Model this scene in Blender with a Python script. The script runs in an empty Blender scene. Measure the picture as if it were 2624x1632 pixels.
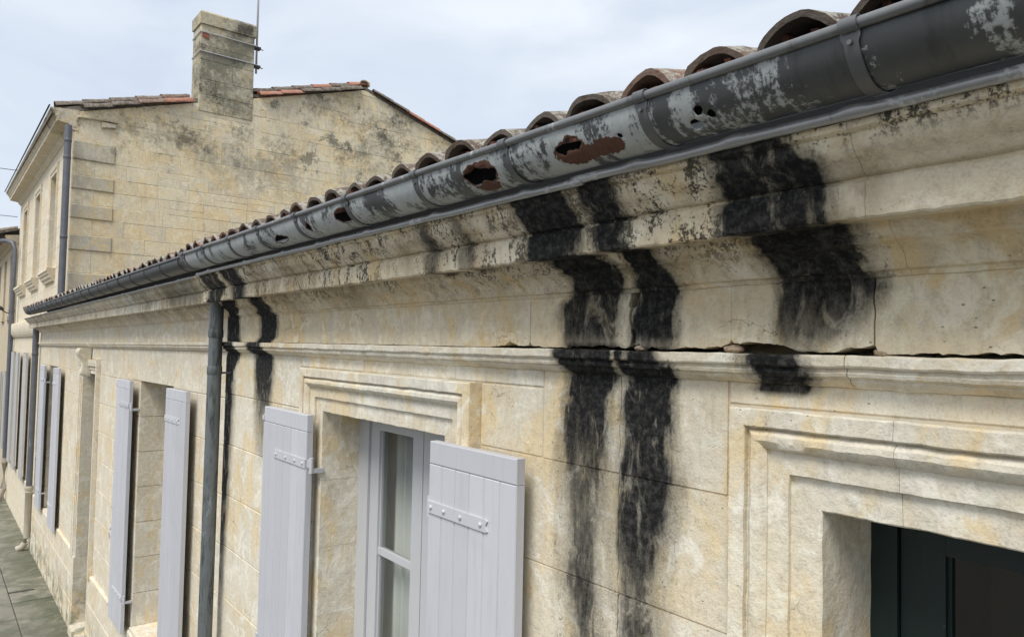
import bpy, bmesh, math, random
from mathutils import Matrix, Vector, noise, geometry
random.seed(7)
R = random.Random(11)
C = bpy.context.scene.collection
SC = bpy.context.scene

# ------------------------------------------------------------------ camera
cam = bpy.data.cameras.new('camera'); camo = bpy.data.objects.new('camera', cam); C.objects.link(camo)
cam.sensor_fit = 'HORIZONTAL'; cam.angle = math.radians(70.304); cam.clip_start = .02; cam.clip_end = 3000
camo.matrix_world = Matrix(((0.61563827, 0.01860445, 0.78780924, 0),
                            (0.78775457, -0.04090518, -0.61462956, -1.5),
                            (0.02079063, 0.99898981, -0.03983854, 0), (0, 0, 0, 1)))
SC.camera = camo
# ------------------------------------------------------------------ sky, sun, exposure
SUN_DIR = Vector((.24, -.55, .88)).normalized()          # towards the veiled sun
world = bpy.data.worlds.new('World'); SC.world = world; world.use_nodes = True
wt = world.node_tree; wt.nodes.clear()
wo = wt.nodes.new('ShaderNodeOutputWorld'); bg = wt.nodes.new('ShaderNodeBackground')
sky = wt.nodes.new('ShaderNodeTexSky'); sky.sky_type = 'NISHITA'; sky.sun_disc = False
sky.sun_elevation = math.asin(SUN_DIR.z); sky.sun_rotation = math.atan2(SUN_DIR.x, SUN_DIR.y)
sky.dust_density = 3.0; sky.air_density = 1.0
tc = wt.nodes.new('ShaderNodeTexCoord'); mp = wt.nodes.new('ShaderNodeMapping'); mp.inputs['Scale'].default_value = (1, 1, 2.2)
nz = wt.nodes.new('ShaderNodeTexNoise'); nz.inputs['Scale'].default_value = 2.9; nz.inputs['Detail'].default_value = 5; nz.inputs['Roughness'].default_value = .5
nz.inputs['Distortion'].default_value = .6
cr = wt.nodes.new('ShaderNodeValToRGB')
cr.color_ramp.elements[0].position = .34; cr.color_ramp.elements[0].color = (5.75, 6.45, 7.6, 1)
cr.color_ramp.elements[1].position = .68; cr.color_ramp.elements[1].color = (7.6, 8.1, 8.7, 1)
mx = wt.nodes.new('ShaderNodeMix'); mx.data_type = 'RGBA'; mx.inputs[0].default_value = .93   # thick cloud over the blue
wt.links.new(tc.outputs['Generated'], mp.inputs[0]); wt.links.new(mp.outputs[0], nz.inputs['Vector'])
wt.links.new(nz.outputs[0], cr.inputs[0]); wt.links.new(sky.outputs[0], mx.inputs[6]); wt.links.new(cr.outputs[0], mx.inputs[7])
wt.links.new(mx.outputs[2], bg.inputs[0]); wt.links.new(bg.outputs[0], wo.inputs[0])
bg.inputs[1].default_value = .0525
sun = bpy.data.lights.new('sun', 'SUN'); sun.energy = 1.5; sun.angle = math.radians(30); sun.color = (1, .965, .91)
suno = bpy.data.objects.new('sun', sun); C.objects.link(suno)
suno.rotation_euler = (-SUN_DIR).to_track_quat('-Z', 'Y').to_euler(); suno.location = (-6, -8, 9)
vs = SC.view_settings; vs.view_transform = 'Standard'; vs.look = 'None'; vs.gamma = 1; vs.use_curve_mapping = False
vs.exposure = 1.22
SC.cycles.max_bounces = 6; SC.cycles.diffuse_bounces = 3; SC.cycles.glossy_bounces = 3; SC.cycles.transparent_max_bounces = 8

# ------------------------------------------------------------------ second frame: the street turns a touch past the first house
X2 = Vector((0.99987743, 0.01352677, 0.00788415)); Y2 = Vector((0, 0, 1)).cross(X2).normalized(); Z2 = X2.cross(Y2)
F1 = Matrix.Identity(4)
F2 = Matrix(((X2.x, Y2.x, Z2.x, -5.05), (X2.y, Y2.y, Z2.y, .03), (X2.z, Y2.z, Z2.z, 0), (0, 0, 0, 1)))
WM = {}

# ------------------------------------------------------------------ node helpers
class NT:
    def __init__(s, tree): s.t = tree; s.N = tree.nodes; s.L = tree.links
    def n(s, typ, **kw):
        q = s.N.new('ShaderNode' + typ)
        for k, v in kw.items(): setattr(q, k, v)
        return q
    def put(s, sock, v):
        if v is None: return
        if isinstance(v, bpy.types.NodeSocket): s.L.new(v, sock)
        else:
            if isinstance(v, (tuple, list)) and len(v) == 3 and sock.type == 'RGBA': v = (*v, 1)
            sock.default_value = v
    def m(s, op, a, b=None, c=None, clamp=False):
        q = s.n('Math', operation=op, use_clamp=clamp)
        for i, v in enumerate((a, b, c)): s.put(q.inputs[i], v)
        return q.outputs[0]
    def vm(s, op, a, b=None):
        q = s.n('VectorMath', operation=op); s.put(q.inputs[0], a); s.put(q.inputs[1], b)
        return q.outputs[0]
    def mr(s, v, a, b, c=0., d=1., smooth=True):
        q = s.n('MapRange', interpolation_type='SMOOTHSTEP' if smooth else 'LINEAR')
        for i, x in enumerate((v, a, b, c, d)): s.put(q.inputs[i], x)
        return q.outputs[0]
    def mix(s, f, a, b, mode='MIX'):
        q = s.n('Mix', data_type='RGBA', blend_type=mode); s.put(q.inputs[0], f); s.put(q.inputs[6], a); s.put(q.inputs[7], b)
        return q.outputs[2]
    def noise(s, vec, scale, detail=3., rough=.55, dist=0., col=False):
        q = s.n('TexNoise'); s.put(q.inputs['Vector'], vec); s.put(q.inputs['Scale'], scale)
        s.put(q.inputs['Detail'], detail); s.put(q.inputs['Roughness'], rough); s.put(q.inputs['Distortion'], dist)
        return q.outputs[1 if col else 0]
    def vor(s, vec, scale, feat='F1'):
        q = s.n('TexVoronoi', feature=feat); s.put(q.inputs['Vector'], vec); s.put(q.inputs['Scale'], scale)
        return q.outputs[0]
    def ramp(s, f, stops):
        q = s.n('ValToRGB'); e = q.color_ramp.elements
        while len(e) < len(stops): e.new(.5)
        for i, (p, c) in enumerate(stops):
            e[i].position = p; e[i].color = (*c, 1) if not isinstance(c, (int, float)) else (c, c, c, 1)
        s.put(q.inputs[0], f); return q.outputs[0]
    def curve(s, v, pts):
        q = s.n('FloatCurve'); c = q.mapping.curves[0]; pts = sorted(pts)
        c.points[0].location = pts[0]; c.points[1].location = pts[-1]
        for p in pts[1:-1]: c.points.new(*p)
        for p in c.points: p.handle_type = 'VECTOR'
        q.mapping.update(); s.put(q.inputs[1], v); return q.outputs[0]
    def pos(s): return s.n('NewGeometry').outputs['Position']
    def rnd(s): return s.n('ObjectInfo').outputs['Random']
    def sep(s, v):
        q = s.n('SeparateXYZ'); s.put(q.inputs[0], v); return q.outputs
    def bump(s, h, strength, dist, nrm=None):
        q = s.n('Bump'); s.put(q.inputs['Height'], h); s.put(q.inputs['Strength'], strength); s.put(q.inputs['Distance'], dist)
        if nrm is not None: s.put(q.inputs['Normal'], nrm)
        return q.outputs[0]

def material(name, fn):
    m = bpy.data.materials.new(name); m.use_nodes = True; t = NT(m.node_tree)
    bs = m.node_tree.nodes['Principled BSDF']
    out = fn(t)
    for k, v in out.items(): t.put(bs.inputs[k], v)
    return m

# ------------------------------------------------------------------ run-off stains: black crust left by water from the gutter's holes (world X, Z)
STRANDS = {  # z, left, right, intensity ; last: edge softness
 'm1': ([(.41, -1.60, -1.385, 1), (.32, -1.602, -1.391, 1), (.246, -1.602, -1.408, 1), (.225, -1.575, -1.365, .95), (.171, -1.60, -1.40, .9), (.135, -1.66, -1.43, .85), (.06, -1.66, -1.44, .80), (.02, -1.66, -1.44, .66), (-.005, -1.64, -1.413, .95), (-.056, -1.62, -1.414, 1), (-.14, -1.645, -1.467, .92), (-.25, -1.655, -1.473, .84), (-.36, -1.655, -1.46, .74), (-.46, -1.65, -1.49, .70), (-.58, -1.63, -1.505, .74), (-.70, -1.62, -1.50, .78), (-.82, -1.60, -1.48, .74), (-1.3, -1.6, -1.5, .45), (-2.2, -1.58, -1.52, .0)], .05),
 'm2': ([(.41, -1.33, -1.233, .95), (.313, -1.336, -1.219, 1), (.276, -1.345, -1.235, .95), (.239, -1.32, -1.225, 1), (.169, -1.349, -1.212, 1), (.126, -1.371, -1.226, 1), (.047, -1.374, -1.228, .92), (.015, -1.382, -1.234, .62), (-.005, -1.405, -1.25, .95), (-.051, -1.39, -1.22, 1), (-.124, -1.405, -1.243, .98), (-.225, -1.405, -1.245, .92), (-.331, -1.41, -1.235, .95), (-.418, -1.42, -1.249, .92), (-.533, -1.425, -1.268, .84), (-.649, -1.423, -1.30, .72), (-.757, -1.421, -1.279, .76), (-1.3, -1.41, -1.3, .5), (-2.2, -1.4, -1.32, .0)], .045),
 'rr': ([(.41, -.934, -.775, .95), (.36, -.934, -.72, .92), (.292, -.945, -.718, .9), (.24, -.944, -.718, .92), (.235, -.93, -.707, .9), (.176, -.93, -.715, .88), (.137, -.925, -.704, .86), (.078, -.948, -.76, .76), (.04, -.942, -.79, .70), (.01, -.94, -.81, .52), (-.005, -.991, -.87, .95), (-.05, -.975, -.84, .95), (-.085, -.985, -.85, .85), (-.11, -.97, -.88, 0)], .05),
 'p1': ([(.41, -4.75, -4.40, .8), (.285, -4.76, -4.498, .85), (.235, -4.86, -4.58, .95), (.149, -5.06, -4.80, 1), (.03, -5.10, -4.78, .9), (-.052, -4.98, -4.70, .95), (-.19, -5.10, -4.862, .92), (-.53, -5.09, -4.885, .9), (-.95, -5.09, -4.908, .85), (-1.37, -5.085, -4.949, .75), (-1.8, -5.1, -4.98, .6), (-3.2, -5.1, -5.0, .2)], .05),
 'p2': ([(.41, -4.347, -4.078, .9), (.29, -4.299, -4.096, .85), (.242, -4.293, -4.106, .95), (.191, -4.34, -4.118, 1), (.172, -4.38, -4.119, 1), (.03, -4.36, -4.119, 1), (-.005, -4.46, -4.22, .85), (-.04, -4.47, -4.20, .95), (-.088, -4.45, -4.142, .95), (-.27, -4.42, -4.173, .85), (-.47, -4.40, -4.209, .62), (-.66, -4.37, -4.225, .5), (-.8, -4.318, -4.26, 0)], .06),
 's1': ([(.41, -2.136, -2.06, .62), (.33, -2.142, -2.06, .75), (.30, -2.18, -2.08, .6), (.25, -2.18, -2.10, .7), (.235, -2.18, -2.10, 0)], .04),
 's2': ([(.41, -1.94, -1.88, .6), (.335, -1.935, -1.87, .62), (.29, -1.96, -1.87, .6), (.25, -1.96, -1.88, .55), (.235, -1.96, -1.88, 0)], .04),
 'bb': ([(.42, -5.9, -5.0, .5), (.34, -6.0, -5.05, .56), (.26, -5.9, -5.05, .5), (.23, -5.8, -5.05, .2), (.2, -5.7, -5.05, 0)], .3),
 'cc': ([(.42, -6.9, -6.3, .42), (.34, -6.9, -6.35, .45), (.26, -6.8, -6.4, .4), (.22, -6.8, -6.4, 0)], .2),
}
def streak_group():
    g = bpy.data.node_groups.new('runoff', 'ShaderNodeTree')
    g.interface.new_socket('Mask', in_out='OUTPUT', socket_type='NodeSocketFloat')
    g.interface.new_socket('Halo', in_out='OUTPUT', socket_type='NodeSocketFloat')
    t = NT(g); go = g.nodes.new('NodeGroupOutput')
    P = t.pos(); x, y, z = t.sep(P)
    nv = t.noise(t.vm('MULTIPLY', P, (1, 1, .30)), 22, 4, .6)
    nf = t.noise(t.vm('MULTIPLY', P, (1, 1, .6)), 95, 4, .65)
    nl = t.noise(P, 7, 2, .5)
    off = t.m('ADD', t.m('MULTIPLY', t.m('SUBTRACT', nv, .5), .070), t.m('MULTIPLY', t.m('SUBTRACT', nf, .5), .022))
    off = t.m('ADD', off, t.m('MULTIPLY', t.m('SUBTRACT', nl, .5), .05))
    xx = t.m('ADD', x, off); lowz = t.mr(z, -.08, -.45, 1., 2.3)
    tot = None
    for k, (pts, soft) in STRANDS.items():
        z0 = min(p[0] for p in pts); z1 = max(p[0] for p in pts); x0 = min(p[1] for p in pts) - .01; x1 = max(p[2] for p in pts) + .01
        zt = t.m('DIVIDE', t.m('SUBTRACT', z, z0), z1 - z0, clamp=True)
        zn = lambda q: (q - z0) / (z1 - z0); xn = lambda q: (q - x0) / (x1 - x0)
        l = t.m('MULTIPLY_ADD', t.curve(zt, [(zn(p[0]), xn(p[1])) for p in pts]), x1 - x0, x0)
        r = t.m('MULTIPLY_ADD', t.curve(zt, [(zn(p[0]), xn(p[2])) for p in pts]), x1 - x0, x0)
        i = t.curve(zt, [(zn(p[0]), p[3]) for p in pts])
        sf = t.m('MULTIPLY', lowz, soft); sn = t.m('MULTIPLY', sf, -.62); sp = t.m('MULTIPLY', sf, .34); s2 = t.m('MULTIPLY', sf, -1.5); s3 = t.m('MULTIPLY', sf, .7)
        a = t.mr(t.m('SUBTRACT', xx, l), sn, sp); b = t.mr(t.m('SUBTRACT', r, xx), sn, sp)
        s2 = t.m('MULTIPLY', s2, .95)
        ha = t.mr(t.m('SUBTRACT', xx, l), s2, s3); hb = t.mr(t.m('SUBTRACT', r, xx), s2, s3)
        hk = t.m('MULTIPLY', t.m('MULTIPLY', ha, hb), i); halo = hk if tot is None else t.m('MAXIMUM', halo, hk)
        mk = t.m('MULTIPLY', t.m('MULTIPLY', a, b), i)
        tot = mk if tot is None else t.m('MAXIMUM', tot, mk)
    # crust breaks up into flecks where it thins out
    v2 = t.noise(t.vm('MULTIPLY', P, (1, 1, .22)), 38, 5, .7)
    v3 = t.noise(P, 140, 3, .7)
    br = t.m('ADD', t.m('MULTIPLY', t.m('SUBTRACT', v2, .5), 1.15), t.m('MULTIPLY', t.m('SUBTRACT', v3, .5), .7))
    thin = t.mr(t.noise(t.vm('MULTIPLY', P, (1, 1, .45)), 15, 4, .65, .8), .50, .74)             # patches where the crust has flaked
    tot = t.m('SUBTRACT', tot, t.m('MULTIPLY', thin, t.m('MULTIPLY', .44, t.mr(tot, 0, .3))))
    f = t.mr(t.m('ADD', tot, t.m('MULTIPLY', br, t.m('MULTIPLY_ADD', tot, .20, .34))), .49, .90)
    lite = t.m('MULTIPLY', t.mr(t.vor(P, 75), .03, .11, 1, 0), t.mr(t.noise(P, 16, 2, .5), .54, .62))      # pale flecks of bare stone
    f = t.m('MULTIPLY', f, t.m('SUBTRACT', 1., t.m('MULTIPLY', lite, .85)))
    t.L.new(f, go.inputs[0])
    # the soft wash round the crust sits in the pores and leaves the high grains bare
    hl = t.m('ADD', halo, t.m('MULTIPLY', t.m('SUBTRACT', t.noise(t.vm('MULTIPLY', P, (1, 1, .30)), 13, 5, .65, .5), .5), .75))
    hl = t.m('MULTIPLY', t.mr(hl, .10, .90), t.mr(halo, .0, .22))
    gr = t.mr(t.m('ADD', t.m('MULTIPLY', v3, .6), t.m('MULTIPLY', t.noise(P, 60, 4, .7), .4)), .36, .62, 1.15, .66)
    spat = t.m('MULTIPLY', t.mr(t.noise(t.vm('MULTIPLY', P, (1, 1, .7)), 52, 5, .78), .56, .64), t.mr(t.m('ADD', halo, t.m('MULTIPLY', t.noise(P, 9, 3, .6), .5)), .30, .75))
    t.L.new(t.m('MAXIMUM', t.m('MULTIPLY', hl, gr, clamp=True), spat), go.inputs[1])
    return g
RUNOFF = streak_group()

def stone(name, cols, grime=0., lichen=0., streak=True, bump=1., moss=0., dirt=.25, tint=.8, lsh=0., hair=False):
    def fn(t):
        P = t.pos(); x, y, z = t.sep(P); rn = t.rnd()
        blk = t.ramp(rn, [(0, cols[0]), (.3, cols[1]), (.62, cols[2]), (1, cols[3])])
        big = t.noise(P, 2.3, 4, .55, .5)
        c = t.mix(tint, cols[1], blk)
        c = t.mix(t.mr(big, .47, .68), c, t.mix(.55, c, cols[4]))            # ochre blooms
        gr = t.noise(t.vm('MULTIPLY', P, (1, 1, .4)), 6, 4, .6, .3)
        c = t.mix(t.m('MULTIPLY', t.mr(gr, .48, .76), .5), c, cols[5])   # grey weathering
        pl = t.noise(P, 11, 4, .65, .8)
        c = t.mix(t.m('MULTIPLY', t.mr(pl, .52, .70), .55), c, tuple(min(.82, q * 1.28) for q in cols[1]))   # pale scoured patches
        sm = t.noise(t.vm('MULTIPLY', P, (1, 1, .55)), 4.6, 4, .62, 1.2)
        c = t.mix(t.m('MULTIPLY', t.mr(sm, .51, .64), .80), c, tuple(q * w for q, w in zip(cols[2], (1.03, .93, .74))))   # yellow smears
        wh = t.noise(t.vm('ADD', P, (7.3, 2.1, 4.4)), 6.2, 4, .68, 1.0)
        c = t.mix(t.m('MULTIPLY', t.mr(wh, .53, .62), .72), c, tuple(min(.84, q * w) for q, w in zip(cols[1], (1.14, 1.17, 1.22))))   # chalky bloom
        fine = t.noise(P, 170, 3, .7); mid = t.noise(P, 38, 4, .65)
        c = t.mix(.6, c, t.ramp(t.m('ADD', t.m('MULTIPLY', fine, .5), t.m('MULTIPLY', mid, .5)), [(.3, (.5, .48, .45)), (.5, (1, 1, 1)), (.72, (1.16, 1.16, 1.16))]), 'MULTIPLY')
        # pits and worm-like pores
        pit = t.vor(t.vm('MULTIPLY', P, (1, 1, 1.6)), 34); pm = t.mr(pit, .05, .13, 1, 0)
        pm = t.m('MULTIPLY', pm, t.mr(t.noise(P, 5, 2, .5), .53, .62))
        c = t.mix(t.m('MULTIPLY', pm, .75), c, (.10, .08, .06))
        if hair:
            Pd = t.vm('ADD', P, t.vm('MULTIPLY', t.vm('SUBTRACT', t.noise(P, 9, 4, .65, col=True), (.5, .5, .5)), (.16, .16, .16)))
            cq = t.n('TexVoronoi', feature='DISTANCE_TO_EDGE'); t.put(cq.inputs['Vector'], Pd); t.put(cq.inputs['Scale'], 3.3)
            hm = t.m('MULTIPLY', t.mr(cq.outputs[0], .0, .010, 1, 0), t.mr(t.noise(P, 2.4, 3, .6), .56, .62))
            c = t.mix(t.m('MULTIPLY', hm, .62), c, (.13, .10, .07))
        if dirt:
            ds = t.noise(t.vm('MULTIPLY', P, (1, 1, .12)), 26, 4, .65)
            c = t.mix(t.m('MULTIPLY', t.mr(ds, .5, .8), dirt), c, (.22, .19, .15))
        if grime:
            zone = t.m('MULTIPLY', t.mr(z, .15, .27, .15, 1.), t.mr(t.m('ADD', t.noise(P, 1.9, 2, .5), t.m('ADD', t.mr(z, .36, .405, 0, .14), t.mr(x, -1.0, -.75, .0, -.10))), .31, .52))
            gz = t.noise(t.vm('MULTIPLY', P, (1, 1, .35)), 20, 5, .72, .5)
            gs = t.mr(t.m('ADD', gz, t.m('MULTIPLY', t.m('SUBTRACT', t.noise(P, 110, 4, .7), .5), .7)), .49, .62)
            c = t.mix(t.m('MULTIPLY', t.m('MULTIPLY', gs, zone), grime), c, (.035, .034, .03))
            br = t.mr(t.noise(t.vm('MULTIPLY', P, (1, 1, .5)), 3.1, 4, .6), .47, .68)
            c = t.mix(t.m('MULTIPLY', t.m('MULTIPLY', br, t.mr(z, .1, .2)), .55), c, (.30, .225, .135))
        if lichen:
            hz = t.mr(z, 1.9, 4.0, .12, 1.)
            lz = t.noise(P, 1.15, 4, .62, .4); lf = t.noise(P, 13, 5, .75, .6)
            lm = t.mr(t.m('ADD', t.m('MULTIPLY', lz, .6), t.m('MULTIPLY', lf, .45)), .49 - lsh, .66 - lsh)
            c = t.mix(t.m('MULTIPLY', t.m('MULTIPLY', t.mr(t.noise(P, .8, 4, .6, .5), .42, .62), hz), .28 * lichen), c, (.36, .34, .28))
            c = t.mix(t.m('MULTIPLY', t.m('MULTIPLY', lm, hz), lichen * .85), c, (.135, .13, .10))
            l2 = t.mr(t.m('ADD', t.noise(P, 2.2, 4, .6), t.m('MULTIPLY', t.noise(P, 30, 4, .7), .35)), .74, .84)
            c = t.mix(t.m('MULTIPLY', t.m('MULTIPLY', l2, hz), lichen * .8), c, (.05, .05, .042))
        if moss:
            gm = t.m('MULTIPLY', t.mr(z, -2.9, -3.75), t.mr(t.noise(P, 6, 4, .65), .42, .62))
            c = t.mix(t.m('MULTIPLY', gm, moss), c, (.10, .105, .055))
        rough = .92
        if streak:
            g = t.n('Group'); g.node_tree = RUNOFF; f = g.outputs[0]
            crust = t.mix(t.mr(t.noise(P, 46, 4, .7), .4, .75), (.0075, .0076, .0078), (.060, .058, .052))
            c = t.mix(t.m('MULTIPLY', t.mr(g.outputs[1], .0, .45), .28), c, (.30, .25, .145))
            c = t.mix(t.m('MULTIPLY', g.outputs[1], .90), c, t.mix(.14, (.042, .042, .040), c))
            c = t.mix(f, c, crust)
        hgt = t.m('ADD', t.m('MULTIPLY', fine, .35), t.m('MULTIPLY', mid, .9))
        hgt = t.m('SUBTRACT', hgt, t.m('MULTIPLY', pm, .8))
        hgt = t.m('ADD', hgt, t.m('MULTIPLY', pl, .8))
        return {'Base Color': c, 'Roughness': rough, 'Normal': t.bump(hgt, .6 * bump, .006), 'Specular IOR Level': .25}
    return material(name, fn)

A_COL = [(.67, .59, .44), (.72, .665, .545), (.70, .62, .465), (.68, .64, .545), (.65, .52, .315), (.57, .54, .465)]
B_COL = [(.64, .56, .42), (.69, .63, .51), (.67, .59, .45), (.63, .585, .485), (.61, .49, .31), (.54, .51, .44)]
G_COL = [(.74, .60, .37), (.70, .61, .43), (.74, .65, .47), (.60, .53, .40), (.70, .52, .27), (.48, .45, .37)]
AC_COL = [(.64, .545, .385), (.685, .61, .465), (.66, .565, .395), (.62, .565, .445), (.61, .47, .265), (.49, .455, .37)]
M_A = stone('limestone', A_COL, hair=True)
M_AF = stone('frieze_limestone', AC_COL, hair=True)
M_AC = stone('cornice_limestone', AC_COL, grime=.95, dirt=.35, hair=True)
M_B = stone('limestone_warm', B_COL, moss=.7, streak=False)
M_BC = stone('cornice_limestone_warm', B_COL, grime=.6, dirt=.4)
M_G = stone('gable_limestone', G_COL, lichen=.9, streak=False, tint=1.)
M_Q = stone('quoin_limestone', [(.60, .54, .41), (.54, .49, .38), (.62, .54, .38), (.5, .46, .37), (.56, .45, .27), (.36, .34, .28)], lichen=.95, streak=False, lsh=.03)
M_CH = stone('chimney_limestone', [(.50, .45, .33)] * 4 + [(.55, .42, .23), (.27, .265, .21)], lichen=1., streak=False, lsh=.05)
M_T = stone('facade_limestone', [(.68, .61, .48)] * 4 + [(.62, .51, .35), (.56, .52, .44)], streak=False, dirt=.2)
M_F = stone('far_limestone', [(.52, .45, .33)] * 4 + [(.5, .4, .26), (.44, .41, .34)], streak=False, dirt=.3)
M_MORTAR = stone('lime_mortar', [(.62, .54, .40)] * 4 + [(.58, .46, .30), (.52, .48, .40)], bump=.6)
M_MORTARB = stone('plain_mortar', [(.60, .52, .39)] * 4 + [(.56, .45, .29), (.5, .46, .39)], bump=.6, streak=False)
M_GMORTAR = stone('grey_mortar', [(.58, .52, .38)] * 4 + [(.55, .44, .26), (.42, .39, .32)], streak=False, lichen=.6, bump=.6)
M_CLAY = material('broken_clay', lambda t: {'Base Color': t.mix(t.noise(t.pos(), 60, 4, .6), (.42, .30, .20), (.58, .48, .35)), 'Roughness': .95, 'Normal': t.bump(t.noise(t.pos(), 90, 4, .7), .8, .005)})
M_BRICK = material('red_brick', lambda t: {'Base Color': t.mix(t.noise(t.pos(), 30, 4, .6), (.30, .09, .06), (.22, .10, .075)), 'Roughness': .95})

def zinc(name, base, pale, amount, metal=.35, rough=.5, rust=False, dirt=.4, vert=False):
    def fn(t):
        P = t.pos(); x, y, z = t.sep(P)
        sc = (1, 1, .25) if vert else (1.0, .55, .55)
        a = t.noise(t.vm('MULTIPLY', P, sc), 5.5, 6, .68, .5); b = t.noise(P, 70, 4, .7)
        st = t.noise(t.vm('MULTIPLY', P, (3.2, .35, .35) if not vert else (2.5, 2.5, .12)), 24, 4, .65)
        v = t.m('ADD', t.m('ADD', t.m('MULTIPLY', a, .70), t.m('MULTIPLY', b, .20)), t.m('MULTIPLY', st, .12))
        if rust: v = t.m('ADD', v, t.m('ADD', t.mr(x, -.72, -.50, 0, -.085), t.mr(x, -1.7, -2.6, 0, .03)))
        f = t.mr(v, .585 - amount, .63 - amount)
        tone = t.noise(P, 9, 4, .6)
        c0 = t.mix(tone, tuple(q * .75 for q in base), tuple(q * 1.3 for q in base))
        c1 = t.mix(t.noise(P, 42, 4, .7), tuple(q * .62 for q in pale), tuple(min(1, q * 1.12) for q in pale))
        c = t.mix(f, c0, c1)
        dk = t.mr(t.noise(t.vm('MULTIPLY', P, (2.2, .6, .6) if not vert else (2.6, 2.6, .45)), 12, 5, .7), .54 if dirt < .8 else .47, .74 if dirt < .8 else .66)
        c = t.mix(t.m('MULTIPLY', dk, dirt), c, (.030, .031, .030))
        rr = t.m('MULTIPLY_ADD', f, .35, rough)
        mt = t.m('MULTIPLY', t.m('SUBTRACT', 1., f), metal)
        if rust:
            at = t.n('Attribute', attribute_name='rust').outputs['Fac']
            ru = t.m('ADD', at, t.m('MULTIPLY', t.m('SUBTRACT', t.noise(P, 44, 6, .72), .5), 1.5))
            rf = t.mr(ru, .46, .52)
            rc = t.mix(t.noise(P, 80, 4, .7), (.052, .019, .012), (.14, .062, .036))
            c = t.mix(rf, c, rc); mt = t.m('MULTIPLY', mt, t.m('SUBTRACT', 1., rf))
            rr = t.m('MAXIMUM', rr, t.m('MULTIPLY', rf, .75))
        h = t.m('ADD', t.m('MULTIPLY', t.noise(P, 14, 3, .5), 1.), t.m('MULTIPLY', f, .12))
        return {'Base Color': c, 'Roughness': rr, 'Metallic': mt, 'Normal': t.bump(h, .35, .006)}
    return material(name, fn)
M_ZOLD = zinc('weathered_zinc', (.082, .087, .088), (.47, .495, .49), .118, rust=True)
M_ZDARK = zinc('dull_zinc', (.125, .13, .132), (.42, .44, .44), -.03)
M_ZNEW = zinc('plain_zinc', (.062, .063, .062), (.2, .2, .2), -.12, rough=.42, dirt=.2)
M_ZROLL = zinc('bright_zinc', (.34, .345, .345), (.58, .59, .59), .05, metal=.45, rough=.34, dirt=.5)
M_ZRIM = zinc('grey_rim_zinc', (.17, .175, .175), (.40, .41, .41), .03, metal=.3, rough=.42, dirt=.6)
M_ZPIPE = zinc('stained_pipe_zinc', (.13, .145, .15), (.24, .28, .29), .0, rough=.6, dirt=.85, vert=True, metal=.2)
M_ZFAR = zinc('grey_pipe_zinc', (.13, .135, .15), (.24, .25, .27), -.05, rough=.55, dirt=.3, vert=True)
M_IRON = material('cream_iron', lambda t: {'Base Color': t.mix(t.noise(t.pos(), 12, 4, .6), (.50, .46, .38), (.38, .33, .26)), 'Roughness': .6})
M_STEEL = material('galvanised_steel', lambda t: {'Base Color': t.mix(t.noise(t.pos(), 20, 3, .6), (.55, .56, .57), (.38, .39, .40)), 'Metallic': .5, 'Roughness': .4})
M_BLACK = material('black_metal', lambda t: {'Base Color': t.mix(t.noise(t.pos(), 20, 3, .6), (.02, .02, .02), (.045, .04, .035)), 'Roughness': .6})

def tile_mat(name, red):
    def fn(t):
        P = t.pos(); rn = t.rnd()
        base = t.ramp(rn, [(0, (.11, .088, .072)), (.3, (.145, .10, .076)), (.45, (.14, .115, .092)), (.6, (.42, .15, .085) if red else (.18, .13, .10)), (1, (.55, .20, .115) if red else (.25, .135, .095))])
        c = t.mix(t.noise(P, 24, 4, .6), t.mix(.5, base, (.07, .05, .04)), base)
        li = t.m('ADD', t.m('MULTIPLY', t.noise(P, 17, 5, .7), .6), t.m('MULTIPLY', t.noise(P, 80, 4, .7), .4))
        up = t.mr(t.sep(t.n('NewGeometry').outputs['Normal'])[2], -.45, .35)
        c = t.mix(t.m('MULTIPLY', t.m('MULTIPLY', t.mr(li, .45, .54), .45 if red else .9), up), c, (.34, .325, .28))
        c = t.mix(t.m('MULTIPLY', t.mr(t.noise(P, 30, 5, .7), .54, .70), .55), c, (.06, .052, .042))
        sp = t.mr(t.vor(P, 85), .14, .24, 1, 0); sp = t.m('MULTIPLY', sp, t.mr(t.noise(P, 14, 2), .45, .55))
        c = t.mix(t.m('MULTIPLY', t.m('MULTIPLY', sp, .8), up), c, (.46, .44, .38))
        return {'Base Color': c, 'Roughness': .93, 'Specular IOR Level': .2, 'Normal': t.bump(t.m('ADD', t.noise(P, 130, 4, .7), t.noise(P, 30, 3, .6)), .7, .005)}
    return material(name, fn)
M_TILE = tile_mat('old_canal_tile', False)
M_TILER = tile_mat('red_canal_tile', True)
M_CHAN = material('channel_tile', lambda t: {'Base Color': t.mix(t.mr(t.noise(t.pos(), 26, 5, .7), .35, .7), (.045, .028, .022), (.27, .105, .062)), 'Roughness': .95, 'Normal': t.bump(t.noise(t.pos(), 120, 4, .7), .7, .005)})

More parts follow.
